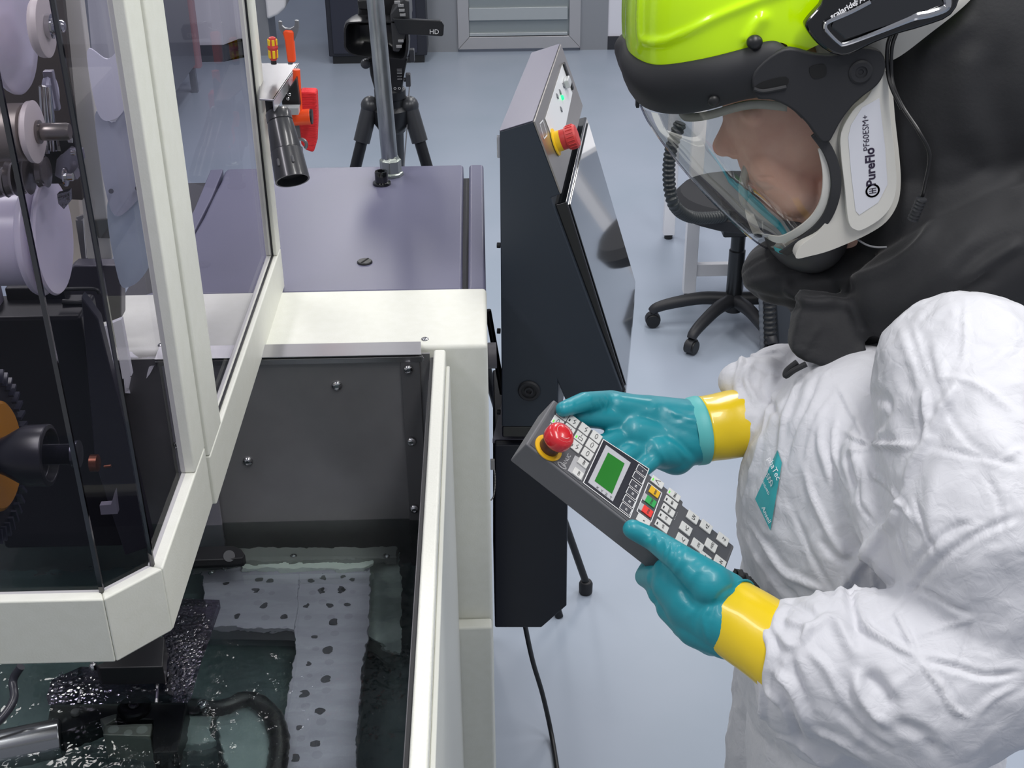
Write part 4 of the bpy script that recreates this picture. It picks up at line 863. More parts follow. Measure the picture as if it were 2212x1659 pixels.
for i, (cx, cy) in enumerate(((1332, 408), (1306, 460), (1282, 520), (1259, 577), (1235, 635), (1211, 692))):
    kk = key(cx, cy, .0068, .0052, FK, '+-4321'[i] if i < 2 else 'F'+'4321'[i-2], .0038, h=.0012, name='function_key', col=WL)
    o_ = Q(*c3(cx, cy), h=fz); u_, v_ = (o_-A0)@Ld, -(o_-A0)@Wd
    build('key_outline', M().stroke([UV(u_-.007, v_-.0055, .002), UV(u_+.007, v_-.0055, .002), UV(u_+.007, v_+.0055, .002), UV(u_-.007, v_+.0055, .002)], .0008, Nd, .0001, closed=True), WL, kk)
fr2 = [c3(1382, 495), c3(1482, 572), c3(1402, 788), c3(1296, 708)]
build('white_outline', M().stroke([q+Nd*.0003 for q in rq(fr2)], .0011, Nd, closed=True), WL, pen)
for (cx, cy, cl, tx) in ((1426, 566, 'D8A81C', 'RESET'), (1398, 637, '2E9E50', 'START'), (1373, 710, 'E03A34', 'STOP')):
    o_ = Q(*c3(cx, cy), h=fz); u_, v_ = (o_-A0)@Ld, -(o_-A0)@Wd
    if cl != 'D8A81C': build('lamp_strip', M().prism([UV(u_-.0115, v_-.0055, fz), UV(u_-.0065, v_-.0055, fz), UV(u_-.0065, v_+.0055, fz), UV(u_-.0115, v_+.0055, fz)], Nd*.0012), mat('strip_plate', 'A9AAAD', .4), pen, bevel=.0003)
    key(cx, cy, .0068, .0055, mat('key_'+cl, cl, .35), tx, .0032)
key(1447, 492, .0085, .0055, KW, icon=4, led=LG)
for (cx, cy, tx, ld) in ((1570, 588, 'SING', LG), (1549, 643, 'M01', LK), (1528, 702, 'WELD', LK), (1504, 760, '110', LK), (1480, 822, 'x10', LK)): key(cx, cy, .0088, .0054, KW, tx, .0038, led=ld)
key(1342, 782, .0088, .0054, KW, '^', .006)
build('divider_print', M().text('- - - - - -', .004, Q(*c3(1590, 745), h=fz), nrm(Wd), Ld, .0003), WHT, pen)
for (cx, cy, tx) in ((1710, 755, 'UV'), (1810, 825, '+Z'), (1935, 920, '-Z'), (1658, 840, '+C'), (1846, 966, '+X/U'), (1745, 965, '-Y/V'), (1630, 925, '-C'), (1912, 1090, '-N'), (1800, 1060, '+Y')):
    key(cx, cy, .0078, .0068, KW, tx, .0062 if len(tx) < 3 else .0046, h=.0022)
# stop button
oc = Q(*c3(636, 236), h=fz)
build('yellow_collar', M().lathe(oc, Nd, [(.017, 0), (.017, .0015), (.0135, .002)], 40), mat('stop_yellow', 'E2B01C', .4), pen)
sbn = build('stop_button', M().lathe(oc, Nd, [(.0105, .002), (.0105, .012), (.0135, .014), (.0162, .017), (.017, .021), (.0165, .027), (.0145, .031), (.010, .0335), (.005, .0345), (.0005, .0347)], 48), [RED], pen, bevel=0)
build('button_neck', M().lathe(oc, Nd, [(.012, .001), (.012, .013)], 32), mat('neck_brown', '4A2A22', .4), pen)
mb = M()
for a0_ in (.3, 2.4, 4.5):
    arc = [oc+Nd*.0318+(Ld*cos(a_)+Wd*sin(a_))*.0118 for a_ in np.linspace(a0_, a0_+1.3, 9)]
    mb.stroke([q-Nd*.0 for q in arc], .0007, Nd, .0006); arc2 = [oc+Nd*.0338+(Ld*cos(a_)+Wd*sin(a_))*.0085 for a_ in np.linspace(a0_, a0_+1.3, 9)]; mb.stroke(arc2, .0007, Nd, .0004)
build('arrow_marks', mb, mat('arrow_pink', 'E8A8A8', .3), sbn)
# coiled lead at the end
ce = [P(1582, 1240, d=1.46), P(1610, 1262, d=1.47), P(1640, 1300, d=1.5), P(1670, 1370, d=1.52), P(1700, 1450, d=1.55)]
cpt = resamp(cr(ce, 8), 150); tt = np.gradient(cpt, axis=0); sp = []
for i, (c, t) in enumerate(zip(cpt, tt)):
    t = nrm(t); a_ = nrm(np.cross(t, (0, 0, 1))); b_ = np.cross(t, a_); r_ = .0 if i < 4 else .0075; w_ = i*.9; sp.append(c+(a_*cos(w_)+b_*sin(w_))*r_)
build('coiled_lead', M().tube(sp, .0036, 8), BLACK, pen)
# ------------------------------------------------------------ the person
YH = P(1650, 250, d=1.5)[1]
pz = P(1860, 1100, d=1.52)
per = thing('person', 'person in white coverall, lime helmet and teal gloves, looking down at a grey pendant', 'person', (pz[0], pz[1], 0))
def D(px, py, d): return P(px, py, d=d)
# --- coverall
def tyvek():
    m = bpy.data.materials.new('white_coverall_fabric'); m.use_nodes = True; nt = m.node_tree; b = nt.nodes['Principled BSDF']
    b.inputs['Base Color'].default_value = srgb('CACBD1'); b.inputs['Roughness'].default_value = .55; b.inputs['Sheen Weight'].default_value = .15
    tc = nt.nodes.new('ShaderNodeTexCoord'); n1 = nt.nodes.new('ShaderNodeTexNoise'); n1.inputs['Scale'].default_value = 55; n1.inputs['Detail'].default_value = 6; n1.inputs['Distortion'].default_value = 1.2
    v = nt.nodes.new('ShaderNodeTexVoronoi'); v.feature = 'DISTANCE_TO_EDGE'; v.inputs['Scale'].default_value = 24
    mr = nt.nodes.new('ShaderNodeMapRange'); mr.inputs[2].default_value = .06; mr.inputs[3].default_value = 0; mr.inputs[4].default_value = 1
    n3 = nt.nodes.new('ShaderNodeTexNoise'); n3.inputs['Scale'].default_value = 9; ad = nt.nodes.new('ShaderNodeVectorMath'); ad.operation = 'MULTIPLY_ADD'; ad.inputs[1].default_value = (.08, .08, .08)
    nt.links.new(tc.outputs['Object'], n3.inputs[0]); nt.links.new(n3.outputs['Color'], ad.inputs[0]); nt.links.new(tc.outputs['Object'], ad.inputs[2])
    nt.links.new(ad.outputs[0], v.inputs[0]); nt.links.new(v.outputs['Distance'], mr.inputs[0]); nt.links.new(tc.outputs['Object'], n1.inputs[0])
    b1 = nt.nodes.new('ShaderNodeBump'); b1.inputs['Strength'].default_value = .55; b1.inputs['Distance'].default_value = .0022
    b2 = nt.nodes.new('ShaderNodeBump'); b2.inputs['Strength'].default_value = .09; b2.inputs['Distance'].default_value = .002
    nt.links.new(n1.outputs['Fac'], b1.inputs['Height']); nt.links.new(mr.outputs[0], b2.inputs['Height']); nt.links.new(b1.outputs[0], b2.inputs['Normal']); nt.links.new(b2.outputs[0], b.inputs['Normal'])
    return m
SUIT = tyvek()
up3 = V(0, 0, 1); fx = V(1, 0, 0); fy = V(0, 1, 0)
mb = M()
# trunk
mb.ell(D(1905, 1010, 1.57), np.array([fx, fy, up3]), (.150, .20, .165), 40, 24)
mb.ell(D(1850, 1120, 1.56), np.array([fx, fy, up3]), (.142, .19, .22), 40, 24)
mb.ell(D(2010, 820, 1.60), np.array([fx, fy, up3]), (.12, .20, .075), 36, 20)
mb.ell(D(1880, 1620, 1.72), np.array([fx, fy, up3]), (.165, .20, .28), 40, 24)
mb.ell(D(1850, 1340, 1.64), np.array([fx, fy, up3]), (.155, .19, .25), 40, 24)
mb.caps([D(1990, 800, 1.46), D(1958, 930, 1.41), D(1950, 1020, 1.375), D(2010, 1150, 1.34)], [.045, .062, .070, .075])
# near arm: shoulder, elbow, wrist
sh, elb, wr = D(2085, 830, 1.32), D(2190, 1400, 1.27), D(1672, 1382, 1.335)
mb.caps([D(2075, 775, 1.41), sh, D(2150, 1130, 1.26), elb], [.078, .098, .108, .088])
mb.caps([elb, D(1990, 1480, 1.28), D(1800, 1440, 1.31), D(1720, 1405, 1.33), wr], [.09, .098, .078, .056, .041])
mb.ell(D(1760, 1470, 1.32), np.array([fx, fy, up3]), (.062, .05, .075))
mb.ell(D(1830, 1560, 1.33), np.array([fx, fy, up3]), (.07, .05, .055))
mb.ell(D(1700, 1445, 1.33), np.array([fx, fy, up3]), (.036, .035, .055))
# far arm
mb.caps([D(1985, 760, 1.75), D(1900, 900, 1.78), D(1760, 860, 1.68), D(1660, 868, 1.62), D(1614, 905, 1.59)], [.09, .085, .065, .052, .036])
mb.ell(D(1632, 818, 1.62), np.array([nrm((1, 0, .12)), fy, nrm((-.12, 0, 1))]), (.050, .034, .031))
mb.ell(D(1690, 805, 1.65), np.array([fx, fy, up3]), (.055, .04, .038))
mb.ell(D(1748, 722, 1.68), np.array([fx, fy, up3]), (.024, .04, .05))
mb.ell(D(1915, 860, 1.50), np.array([fx, fy, up3]), (.045, .05, .052))
# legs to the floor
for dy in (-.09, .09):
    mb.caps([V(pz[0]+.03, pz[1]+.1+dy, .95), V(pz[0]+.0, pz[1]+.1+dy, .52), V(pz[0]+.03, pz[1]+.1+dy, .12)], [.115, .085, .075])
cre = [
 # shoulder / upper arm folds
 ([(1500+430, 690), (1975, 800), (2000, 900), (1990, 960)], .010, .005), ([(2085, 640), (2085, 720), (2078, 790)], .005, .004),
 ([(1965, 690), (1985, 760), (2010, 820)], .006, .003), ([(2212, 905), (2110, 830), (2040, 815), (2010, 817)], .008, .004),
 ([(2000, 830), (1995, 900), (1992, 950)], .007, .007), ([(2080, 815), (2040, 870), (2000, 940), (1960, 1000), (1940, 1050)], .010, .009),
 ([(2212, 1010), (2130, 990), (2060, 975), (2000, 960)], .006, -.004), ([(2212, 965), (2150, 1000), (2110, 985)], .006, .003),
 ([(1990, 700), (2030, 850), (2100, 960), (2212, 1010)], .008, -.003), ([(2120, 1010), (2160, 1090), (2168, 1170)], .006, -.004),
 ([(1810, 830), (1850, 910), (1870, 960)], .007, .005), ([(1840, 820), (1880, 850), (1915, 870), (1905, 905), (1870, 940)], .010, -.006),
 ([(1815, 925), (1850, 945), (1900, 960), (1960, 960), (1985, 955)], .006, .007), ([(1822, 975), (1880, 965), (1940, 960)], .007, .006),
 ([(1825, 975), (1840, 1030), (1850, 1060)], .010, -.010), ([(1810, 900), (1800, 960), (1815, 1030), (1835, 1070)], .007, .006),
 ([(1880, 1000), (1900, 1050), (1930, 1085), (1960, 1120)], .006, .007), ([(1860, 1010), (1860, 1080), (1890, 1140)], .006, -.005),
 ([(1940, 1050), (1920, 1110), (1880, 1180), (1840, 1240), (1800, 1310)], .011, .012), ([(1960, 1060), (2000, 1150), (2030, 1220)], .006, -.004),
 ([(2212, 1110), (2100, 1160), (2020, 1220), (1950, 1290), (1920, 1320)], .008, -.006), ([(2110, 1130), (2060, 1140), (1990, 1195), (1960, 1240)], .007, -.005),
 ([(1920, 1140), (1945, 1200), (1965, 1240)], .006, -.006), ([(1950, 1270), (2000, 1280), (2060, 1310), (2110, 1330)], .008, -.007),
 ([(2110, 1333), (2050, 1350), (1970, 1370)], .006, .004), ([(2095, 1345), (2085, 1400), (2070, 1440)], .005, -.005),
 ([(1850, 1330), (1900, 1370), (1950, 1400), (1985, 1420)], .007, .009), ([(1985, 1420), (2060, 1440), (2130, 1460), (2212, 1450)], .007, -.008),
 ([(1985, 1425), (2030, 1480), (2060, 1530), (2100, 1555)], .006, .010), ([(2200, 1480), (2140, 1510), (2110, 1550)], .007, .005),
 ([(1930, 1310), (1955, 1360), (1980, 1415)], .007, .007), ([(1835, 1225), (1850, 1290), (1870, 1350), (1910, 1385)], .008, .009),
 ([(1835, 1235), (1845, 1320), (1850, 1370)], .010, -.010), ([(1870, 1180), (1885, 1260), (1900, 1330)], .006, .005),
 # forearm sleeve folds
 ([(1690, 1300), (1670, 1350), (1700, 1390), (1725, 1385)], .008, .009), ([(1640, 1330), (1660, 1400), (1650, 1480), (1690, 1530)], .010, .010),
 ([(1605, 1400), (1640, 1480), (1655, 1560), (1720, 1610)], .008, .009), ([(1660, 1450), (1700, 1480), (1730, 1540), (1750, 1580)], .010, .012),
 ([(1662, 1460), (1680, 1500), (1735, 1612)], .009, -.010), ([(1725, 1385), (1760, 1340), (1800, 1330), (1830, 1380), (1850, 1430)], .011, .011),
 ([(1700, 1400), (1715, 1470), (1745, 1560), (1750, 1580)], .010, -.008), ([(1740, 1400), (1780, 1440), (1810, 1500), (1805, 1520)], .008, .008),
 ([(1850, 1440), (1855, 1500), (1900, 1560), (1925, 1565)], .011, .013), ([(1860, 1450), (1900, 1490), (1925, 1530)], .012, -.013),
 ([(1750, 1580), (1820, 1610), (1880, 1650)], .009, .008), ([(1800, 1520), (1850, 1580), (1930, 1640)], .010, -.008),
 ([(1925, 1565), (1990, 1590), (2030, 1640)], .012, -.010), ([(1680, 1330), (1740, 1350), (1725, 1390)], .007, .007), ([(1720, 1610), (1780, 1659)], .008, .008),
 # chest folds and zip flap
 ([(1735, 790), (1700, 880), (1680, 960), (1660, 1060)], .010, .006), ([(1700, 800), (1660, 880), (1640, 970), (1610, 1060), (1600, 1120)], .008, .006),
 ([(1770, 800), (1740, 880), (1700, 960), (1690, 1010)], .009, -.006), ([(1600, 1120), (1640, 1180), (1680, 1240), (1720, 1260), (1800, 1290)], .008, .008),
 ([(1620, 1180), (1680, 1270), (1740, 1310), (1780, 1345)], .010, -.008), ([(1780, 890), (1770, 960), (1800, 1060)], .008, .006),
 ([(1730, 1000), (1750, 1080), (1800, 1170), (1850, 1210)], .008, .006), ([(1760, 1160), (1810, 1210), (1850, 1205)], .007, -.005),
 ([(1800, 840), (1760, 920), (1730, 1010)], .007, .004), ([(1690, 1090), (1740, 1190), (1800, 1290)], .008, -.004),
 # far sleeve
 ([(1550, 790), (1600, 766), (1590, 830), (1600, 850)], .007, .009), ([(1600, 770), (1650, 800), (1690, 810)], .006, -.004), ([(1630, 772), (1612, 820), (1640, 880)], .007, .009), ([(1600, 768), (1680, 752)], .006, .006), ([(1660, 790), (1650, 840), (1680, 900)], .008, -.008),
]
cre = [(p, w_*(.5 if p[0][0] > 1800 and w_ < .009 else .68), h*(.95 if p[0][0] > 1800 and w_ < .009 else .95)) for p, w_, h in cre]
cover = blob('coverall', mb, .0036, 12, SUIT, per, creases=cre, crum=[(5.5, .0055, (1, 1, .75), .5), (14, .0026, (1, 1, 1), .5), (34, .0012, (1, 1, 1), .5)])
# suit label
bvs = BVHTree.FromPolygons([v.co+Vector(wloc(cover)) for v in cover.data.vertices], [tuple(p.vertices) for p in cover.data.polygons])
def on_suit(px, py, off=.002):
    d = nrm(cF*FPX+cR*(px-1106)-cU*(py-829.5)); h = bvs.ray_cast(Vector(cC), Vector(d))
    return (np.array(h[0])-d*off) if h[0] is not None else None
def patch(name, outline, m_, par, off=.002, n=14):
    """a thin sheet lying on the suit inside an outline (four chains of a quad grid)"""
    (a, b_, c, d) = outline; rows = []
    for s_ in np.linspace(0, 1, n):
        l0 = np.array(a)*(1-s_)+np.array(d)*s_; l1 = np.array(b_)*(1-s_)+np.array(c)*s_
        rows.append([on_suit(*(l0*(1-t)+l1*t), off) for t in np.linspace(0, 1, n)])
    if any(q is None for r in rows for q in r): return None
    return build(name, M().loft(rows), m_, par, smooth=180)
TEAL = mat('label_teal', '35A0A6', .45)
lb_ = patch('suit_label', ((1679, 972), (1689, 1000), (1664, 1146), (1631, 1078)), TEAL, per, .003)
def stext(name, items, m_, par, off=.0036):
    mb = M()
    for txt, sz, (px, py), ang in items:
        o = on_suit(px, py, off); a_ = radians(ang); q1 = on_suit(px+10*cos(a_), py+10*sin(a_), off); q2 = on_suit(px+10*sin(a_), py-10*cos(a_), off)
        if o is None or q1 is None or q2 is None: continue
        mb.text(txt, sz, o, q1-o, q2-o, .0012)
    if mb.v: build(name, mb, m_, par)
if lb_: stext('lettering', [('phaTec', .0098, (1673, 1012), 66), ('2000', .0125, (1663, 1034), 64), ('STANDARD', .0052, (1654, 1050), 64), ('Ansell', .0085, (1657, 1112), 66)], WHITE, lb_)
# --- gloves
GT = mat('teal_nitrile', '148A98', .42, bump=(70, .18, .0012, (1, 1, 3)), var=(20, '0F8492')); GT.node_tree.nodes['Principled BSDF'].inputs['Coat Weight'].default_value = .1
CUFF = mat('yellow_cuff', 'E3C416', .3, coat=.3, bump=(28, .35, .002))
def dpl(px, py, h=0.):   # depth on the pendant plane raised by h
    return (P(px, py, pl=(A0+Nd*h, Nd))-cC)@cF
def DH(px, py, h, back=0.): return P(px, py, d=dpl(px, py, h)+back)
# near (left) hand
mb = M(); wd1 = 1.385
tip = DH(1366, 1143, .012); ip = DH(1412, 1166, .014)
mb.caps([tip, ip, D(1468, 1206, 1.37), D(1535, 1262, 1.36)], [.0112, .0128, .0158, .024], 24)
mb.caps([D(1458, 1262, 1.405), D(1500, 1300, 1.39), D(1580, 1345, 1.365)], [.026, .034, .0355], 26)
mb.caps([D(1500, 1235, 1.40), D(1560, 1290, 1.375)], [.020, .030], 24)
mb.caps([D(1455, 1310, 1.415), D(1510, 1345, 1.39), D(1575, 1365, 1.37)], [.020, .028, .030], 24)
mb.caps([D(1440, 1235, 1.41), D(1500, 1250, 1.385)], [.016, .026], 24)
mb.caps([D(1480, 1350, 1.41), D(1540, 1378, 1.385)], [.016, .020], 24)
# four fingers curling under the pendant
for k, (kx, ky, dd_) in enumerate(((1422, 1248, 1.42), (1426, 1282, 1.425), (1446, 1316, 1.43), (1474, 1344, 1.43))):
    k0 = D(kx, ky, dd_); u_ = (k0-A0)@Ld; u_ = min(max(u_, .1), LE-.01); r_ = (.0125, .0122, .0118, .0105)[k]
    e1 = UV(u_+.0, .004, -TP-.016); e2 = UV(u_+.003, wP*.55, -TP-.013); e3 = UV(u_+.004, wP-.012, -TP-.011)
    mb.caps([k0, e1, e2, e3], [r_*1.12, r_, r_*.95, r_*.8], 20)
gc1 = [([(1395, 1150), (1400, 1165), (1392, 1178)], .003, .0014), ([(1410, 1145), (1420, 1165), (1415, 1185)], .003, .0013), ([(1435, 1160), (1440, 1185), (1430, 1205)], .003, .0015), ([(1452, 1165), (1450, 1190), (1440, 1215)], .003, .0015),
       ([(1470, 1170), (1460, 1200), (1445, 1225)], .003, .0015), ([(1490, 1180), (1470, 1210), (1450, 1245)], .0035, .0015), ([(1510, 1200), (1480, 1225), (1460, 1255)], .004, -.0015),
       ([(1535, 1215), (1500, 1240), (1480, 1270)], .004, .0016), ([(1620, 1275), (1580, 1280), (1555, 1300)], .0035, .0018), ([(1600, 1270), (1570, 1275), (1545, 1300), (1535, 1340)], .003, -.0016),
       ([(1545, 1310), (1520, 1330), (1530, 1390)], .004, .0018), ([(1530, 1300), (1505, 1330), (1500, 1370)], .004, -.0015), ([(1500, 1280), (1500, 1310), (1480, 1340)], .005, .0015), ([(1470, 1250), (1480, 1290), (1510, 1320)], .004, -.0014)]
hl = blob('left_glove', mb, .0024, 9, GT, per, creases=gc1, label='teal glove on the near hand, thumb on the pendant keys')
c0, c1 = D(1583, 1350, 1.375), D(1640, 1380, 1.345); ax = nrm(c1-c0)
# orient the cuff so that its ring crosses the seen band
c0 = D(1578, 1330, 1.372); c1 = D(1640, 1372, 1.345); ax = nrm(c1-c0)
def cuffm(c0, ax, L_, r0, r1, n=48, wob=.0012, seed=1, fl=.9, ud=None):
    a_ = nrm(np.cross(ax, ud if ud is not None else T_)); b_ = nrm(np.cross(ax, a_)); rows = []
    for s_ in np.linspace(0, 1, 14):
        r_ = r0+(r1-r0)*s_; rows.append([c0+ax*L_*s_+(a_*cos(t)+b_*sin(t)*fl)*(r_+wob*noise.noise(Vector((cos(t)*1.5+seed, sin(t)*1.5, s_*3)))) for t in np.linspace(0, 2*pi, n, endpoint=False)])
    inn = [[c0+(q-c0)*.93+ax*.003 for q in rows[0]]]
    mb = M().loft(rows, True); mb.loft([rows[0]]+inn, True, capb=True, flip=True); return mb
build('left_cuff', cuffm(c0-ax*.004, ax, .092, .0405, .0435), CUFF, per, smooth=180, solid=.001, label='shiny yellow cuff under the near teal glove')
build('glove_hem', M().tube([c0-ax*.002+(nrm(np.cross(ax, T_))*cos(t)+nrm(np.cross(ax, nrm(np.cross(ax, T_))))*sin(t)*.9)*.0415 for t in np.linspace(0, 2*pi, 49)], .0016, 8, cap=False), GT, hl)
# far (right) hand
mb = M(); fb = .03
tip = DH(1216, 884, .010); ip = DH(1262, 868, .012, .004)
mb.caps([tip, ip, D(1322, 868, dpl(1322, 868)+.03), D(1392, 900, 1.57)], [.0092, .0118, .0145, .026], 24)
mb.caps([D(1330, 876, 1.545), D(1400, 900, 1.575), D(1490, 925, 1.585)], [.0155, .027, .036], 26)
mb.caps([D(1365, 935, 1.55), D(1430, 955, 1.575), D(1500, 945, 1.585)], [.024, .031, .0345], 26)
mb.caps([D(1352, 915, 1.565), D(1440, 955, 1.575)], [.026, .032], 24)
mb.caps([D(1395, 960, 1.56), D(1460, 985, 1.575)], [.022, .024], 24)
mb.caps([D(1415, 975, 1.545), D(1470, 975, 1.575)], [.019, .024], 24)
for k, (kx, ky, dd_) in enumerate(((1330, 905, 1.545), (1355, 940, 1.55), (1385, 965, 1.548), (1418, 985, 1.545))):
    k0 = D(kx, ky, dd_); u_ = (k0-A0)@Ld-(.030, .022, .016, .01)[k]; r_ = (.0122, .012, .0115, .0105)[k]
    v1 = wP+.014
    e0 = UV(u_, v1, -.022) if k else UV(u_-.012, v1+.002, -.012)
    e1 = UV(u_-.004, wP+.006, -TP-.015); e2 = UV(u_-.004, wP*.5, -TP-.012)
    mb.caps([k0, e0, e1, e2], [r_*1.2, r_, r_*.95, r_*.85], 20)
gc2 = [([(1240, 862), (1236, 875), (1245, 885)], .0025, .001), ([(1278, 868), (1282, 885)], .002, -.0016), ([(1295, 862), (1304, 885)], .002, -.0022), ([(1305, 850), (1312, 868), (1306, 888)], .003, .0012),
       ([(1435, 870), (1450, 890), (1490, 905), (1515, 912)], .004, .0018), ([(1440, 880), (1460, 905), (1500, 890)], .004, -.0015), ([(1478, 872), (1500, 880), (1518, 890)], .003, .0014),
       ([(1430, 940), (1470, 975), (1490, 1000)], .004, .0018), ([(1445, 930), (1475, 960), (1500, 990)], .004, -.0018), ([(1400, 940), (1430, 980), (1440, 1010)], .004, .0014), ([(1350, 900), (1400, 890), (1430, 870)], .005, .001)]
hr = blob('right_glove', mb, .0024, 9, GT, per, creases=gc2, label='teal glove on the far hand behind the pendant')
c0 = D(1514, 929, 1.59); c1 = D(1612, 912, 1.60); ax = nrm(c1-c0)
build('right_cuff', cuffm(c0, ax, .0665, .0405, .0425, seed=5, fl=1.0), CUFF, per, smooth=180, solid=.001, label='yellow cuff under the far teal glove')
a_ = nrm(np.cross(ax, T_)); b_ = nrm(np.cross(ax, a_))
build('glove_hem', M().loft([[c0-ax*o+(a_*cos(t)+b_*sin(t))*r for t in np.linspace(0, 2*pi, 48, endpoint=False)] for o, r in ((.016, .0395), (.010, .0425), (.002, .0432), (-.001, .0428), (-.002, .041))], True), mat('hem_pale', '5AB4B4', .5), hr, smooth=180)
# ------------------------------------------------------------ head, helmet, visor and shroud
def H(px, py, o=0.): return P(px, py, y=YH+o)
def mir(p): q = np.array(p, float).copy(); q[..., 1] = 2*YH-q[..., 1]; return q
def row(pts, n):
    """near half of a ring from (px, py, offset towards the camera), smooth; returns world points"""
    return resamp(cr([H(a, b_, c) for a, b_, c in pts], 8), n)
def full(r): return np.vstack([mir(r)[::-1], r[1:]])
SKIN = mat('skin', 'F0C2AE', .5, sss=.12, var=(30, 'E6B29E'), bump=(220, .12, .0006))
# face and head as one surface, tilted towards the pendant
mb = M(); fdn = nrm(H(1664, 430)-H(1568, 215)); ffw = nrm(np.cross(fdn, fy)); ffw = ffw if ffw[0] < 0 else -ffw
fax = np.array([ffw, fy, -fdn])
mb.ell(H(1745, 235), fax, (.098, .074, .105), 36, 20)
mb.ell(H(1690, 330), fax, (.052, .060, .078), 30, 18)
mb.ell(H(1715, 400), fax, (.045, .050, .045), 30, 18)
mb.caps([H(1583, 250), H(1570, 290), H(1563, 314)], [.008, .0105, .0135], 20)
for s_ in (-1, 1):
    mb.caps([H(1572, 316, 0)+fy*s_*.005, H(1584, 322)+fy*s_*.012], [.009, .0085], 16)
    mb.caps([H(1600, 225)+fy*s_*.012, H(1612, 222)+fy*s_*.045], [.012, .013], 16)
    mb.caps([H(1655, 330)+fy*s_*.035, H(1700, 390)+fy*s_*.045], [.028, .028], 20)
    mb.caps([H(1682, 430)+fy*s_*.012, H(1742, 425)+fy*s_*.045, H(1800, 350)+fy*s_*.060], [.020, .021, .018], 20)
    mb.caps([H(1638, 371)+fy*s_*.002, H(1655, 373)+fy*s_*.018], [.0088, .005], 14)
    mb.caps([H(1655, 399)+fy*s_*.002, H(1672, 394)+fy*s_*.016], [.0088, .005], 14)
mb.caps([H(1618, 285), H(1634, 345)], [.019, .0105], 20)
mb.caps([H(1650, 350), H(1668, 395)], [.0125, .011], 20)
mb.ell(H(1688, 434), fax, (.018, .022, .017), 20, 12)
mb.caps([H(1800, 360), H(1900, 560)], [.058, .062], 26)
face = blob('face', mb, .0024, 7, SKIN, per, creases=[([(1600, 320), (1612, 345), (1640, 375), (1655, 392)], .004, -.0016), ([(1634, 380), (1645, 384), (1662, 383), (1672, 388)], .002, -.0030), ([(1640, 410), (1655, 412), (1675, 408)], .004, -.0015),
              ([(1588, 330), (1594, 322), (1592, 312)], .0025, -.0012), ([(1700, 300), (1720, 340), (1725, 400)], .006, .0008)])
for s_ in (-1, 1):
    eo = H(1618, 236)+fy*s_*.031
    ey = build('eye', M().ell(eo, fax, (.0125, .0125, .0125), 18, 12), mat('eye_white', 'D8D4D0', .2), face)
    build('eyelid', M().ell(eo+fax[0]*.001, fax, (.0128, .0145, .0100), 18, 12), SKIN, face)
build('mouth_line', M().tube(cr([H(1668, 386)-fy*.019, H(1652, 384)-fy*.008, H(1648, 384), H(1652, 384)+fy*.008, H(1668, 386)+fy*.019], 4), .0016, 8), mat('lip', '8E5048', .5), face)
# helmet assembly
hm = build('helmet_shell_seat', M().ell(H(1800, 120), fax, (.05, .05, .05), 12, 8), BLACK, per)
top = row([(1349, 85, 0), (1357, 112, -.04), (1392, 136, -.075), (1436, 140, -.095), (1522, 127, -.118), (1609, 106, -.126), (1650, 93, -.128), (1684, 93, -.128), (1712, 118, -.128)], 60)
mid = row([(1334, 122, 0), (1339, 150, -.045), (1368, 186, -.080), (1436, 196, -.104), (1530, 184, -.129), (1610, 164, -.136), (1680, 150, -.137), (1750, 150, -.136)], 60)
up_ = row([(1338, 100, 0), (1346, 130, -.043), (1380, 156, -.079), (1436, 162, -.101), (1526, 150, -.126), (1610, 130, -.134), (1668, 112, -.136), (1735, 128, -.136)], 60)
lo_ = row([(1350, 180, 0), (1362, 208, -.042), (1398, 226, -.074), (1452, 232, -.098), (1534, 216, -.122), (1600, 200, -.128), (1650, 196, -.130), (1740, 215, -.131)], 60)
bt = row([(1380, 222, 0), (1389, 233, -.035), (1425, 246, -.068), (1480, 248, -.092), (1534, 238, -.111), (1580, 225, -.118), (1624, 215, -.122), (1667, 213, -.124), (1702, 229, -.125), (1734, 260, -.125)], 60)
def inward(r, d, c=None):
    c = H(1640, 160) if c is None else c; v_ = c-r; v_[:, 2] = 0; return r+v_/np.linalg.norm(v_, axis=1)[:, None]*d
rows = [full(r) for r in (inward(top, .012), inward(top, .003), top, up_, mid, lo_, bt, inward(bt, .006), inward(lo_, .012))]
brim = build('helmet_brim', M().loft(rows, flip=True), RUB, per, smooth=180, subd=1)
# side arm plate
def plate(name, pts, off, th, m_, par, both=True, bevel=.003, nn=5, slope=0.):
    """side plate of real thickness following the helmet side; both sides of the head"""
    objs = []
    pl = [H(a, b_, off) for a, b_ in pts]; pl = cr(pl, nn, closed=True)
    for s_ in ((-1, 1) if both else (-1,)):
        q = pl if s_ < 0 else mir(pl)
        mb = M().prism(list(q), V(0, s_*th, 0)); objs.append(build(name, mb, m_, par, bevel=bevel, smooth=40))
    return objs
plate('visor_arm', [(1625, 150), (1690, 100), (1760, 112), (1806, 112), (1850, 98), (1893, 104), (1908, 130), (1904, 158), (1888, 182), (1858, 205), (1834, 228), (1812, 258), (1797, 286), (1788, 300), (1772, 302), (1758, 288), (1736, 258), (1703, 229), (1667, 212), (1630, 205)], -.127, .010, RUB, per)
HO = mat('recess_black', '070708', .6)
for pts in ([(1630, 190), (1650, 176), (1698, 166), (1699, 184), (1660, 192), (1640, 197)], [(1749, 146), (1762, 140), (1780, 139), (1785, 150), (1782, 164), (1760, 170), (1750, 160)]):
    build('slot_recess', M().prism(list(cr([H(a, b_, -.1372) for a, b_ in pts], 3, closed=True)), V(0, -.0006, 0)), HO, per, smooth=None)
build('slot_lip', M().tube(cr([H(1628, 192, -.138), H(1650, 197, -.138), H(1698, 188, -.138)], 6), .0022, 8), RUB, per)
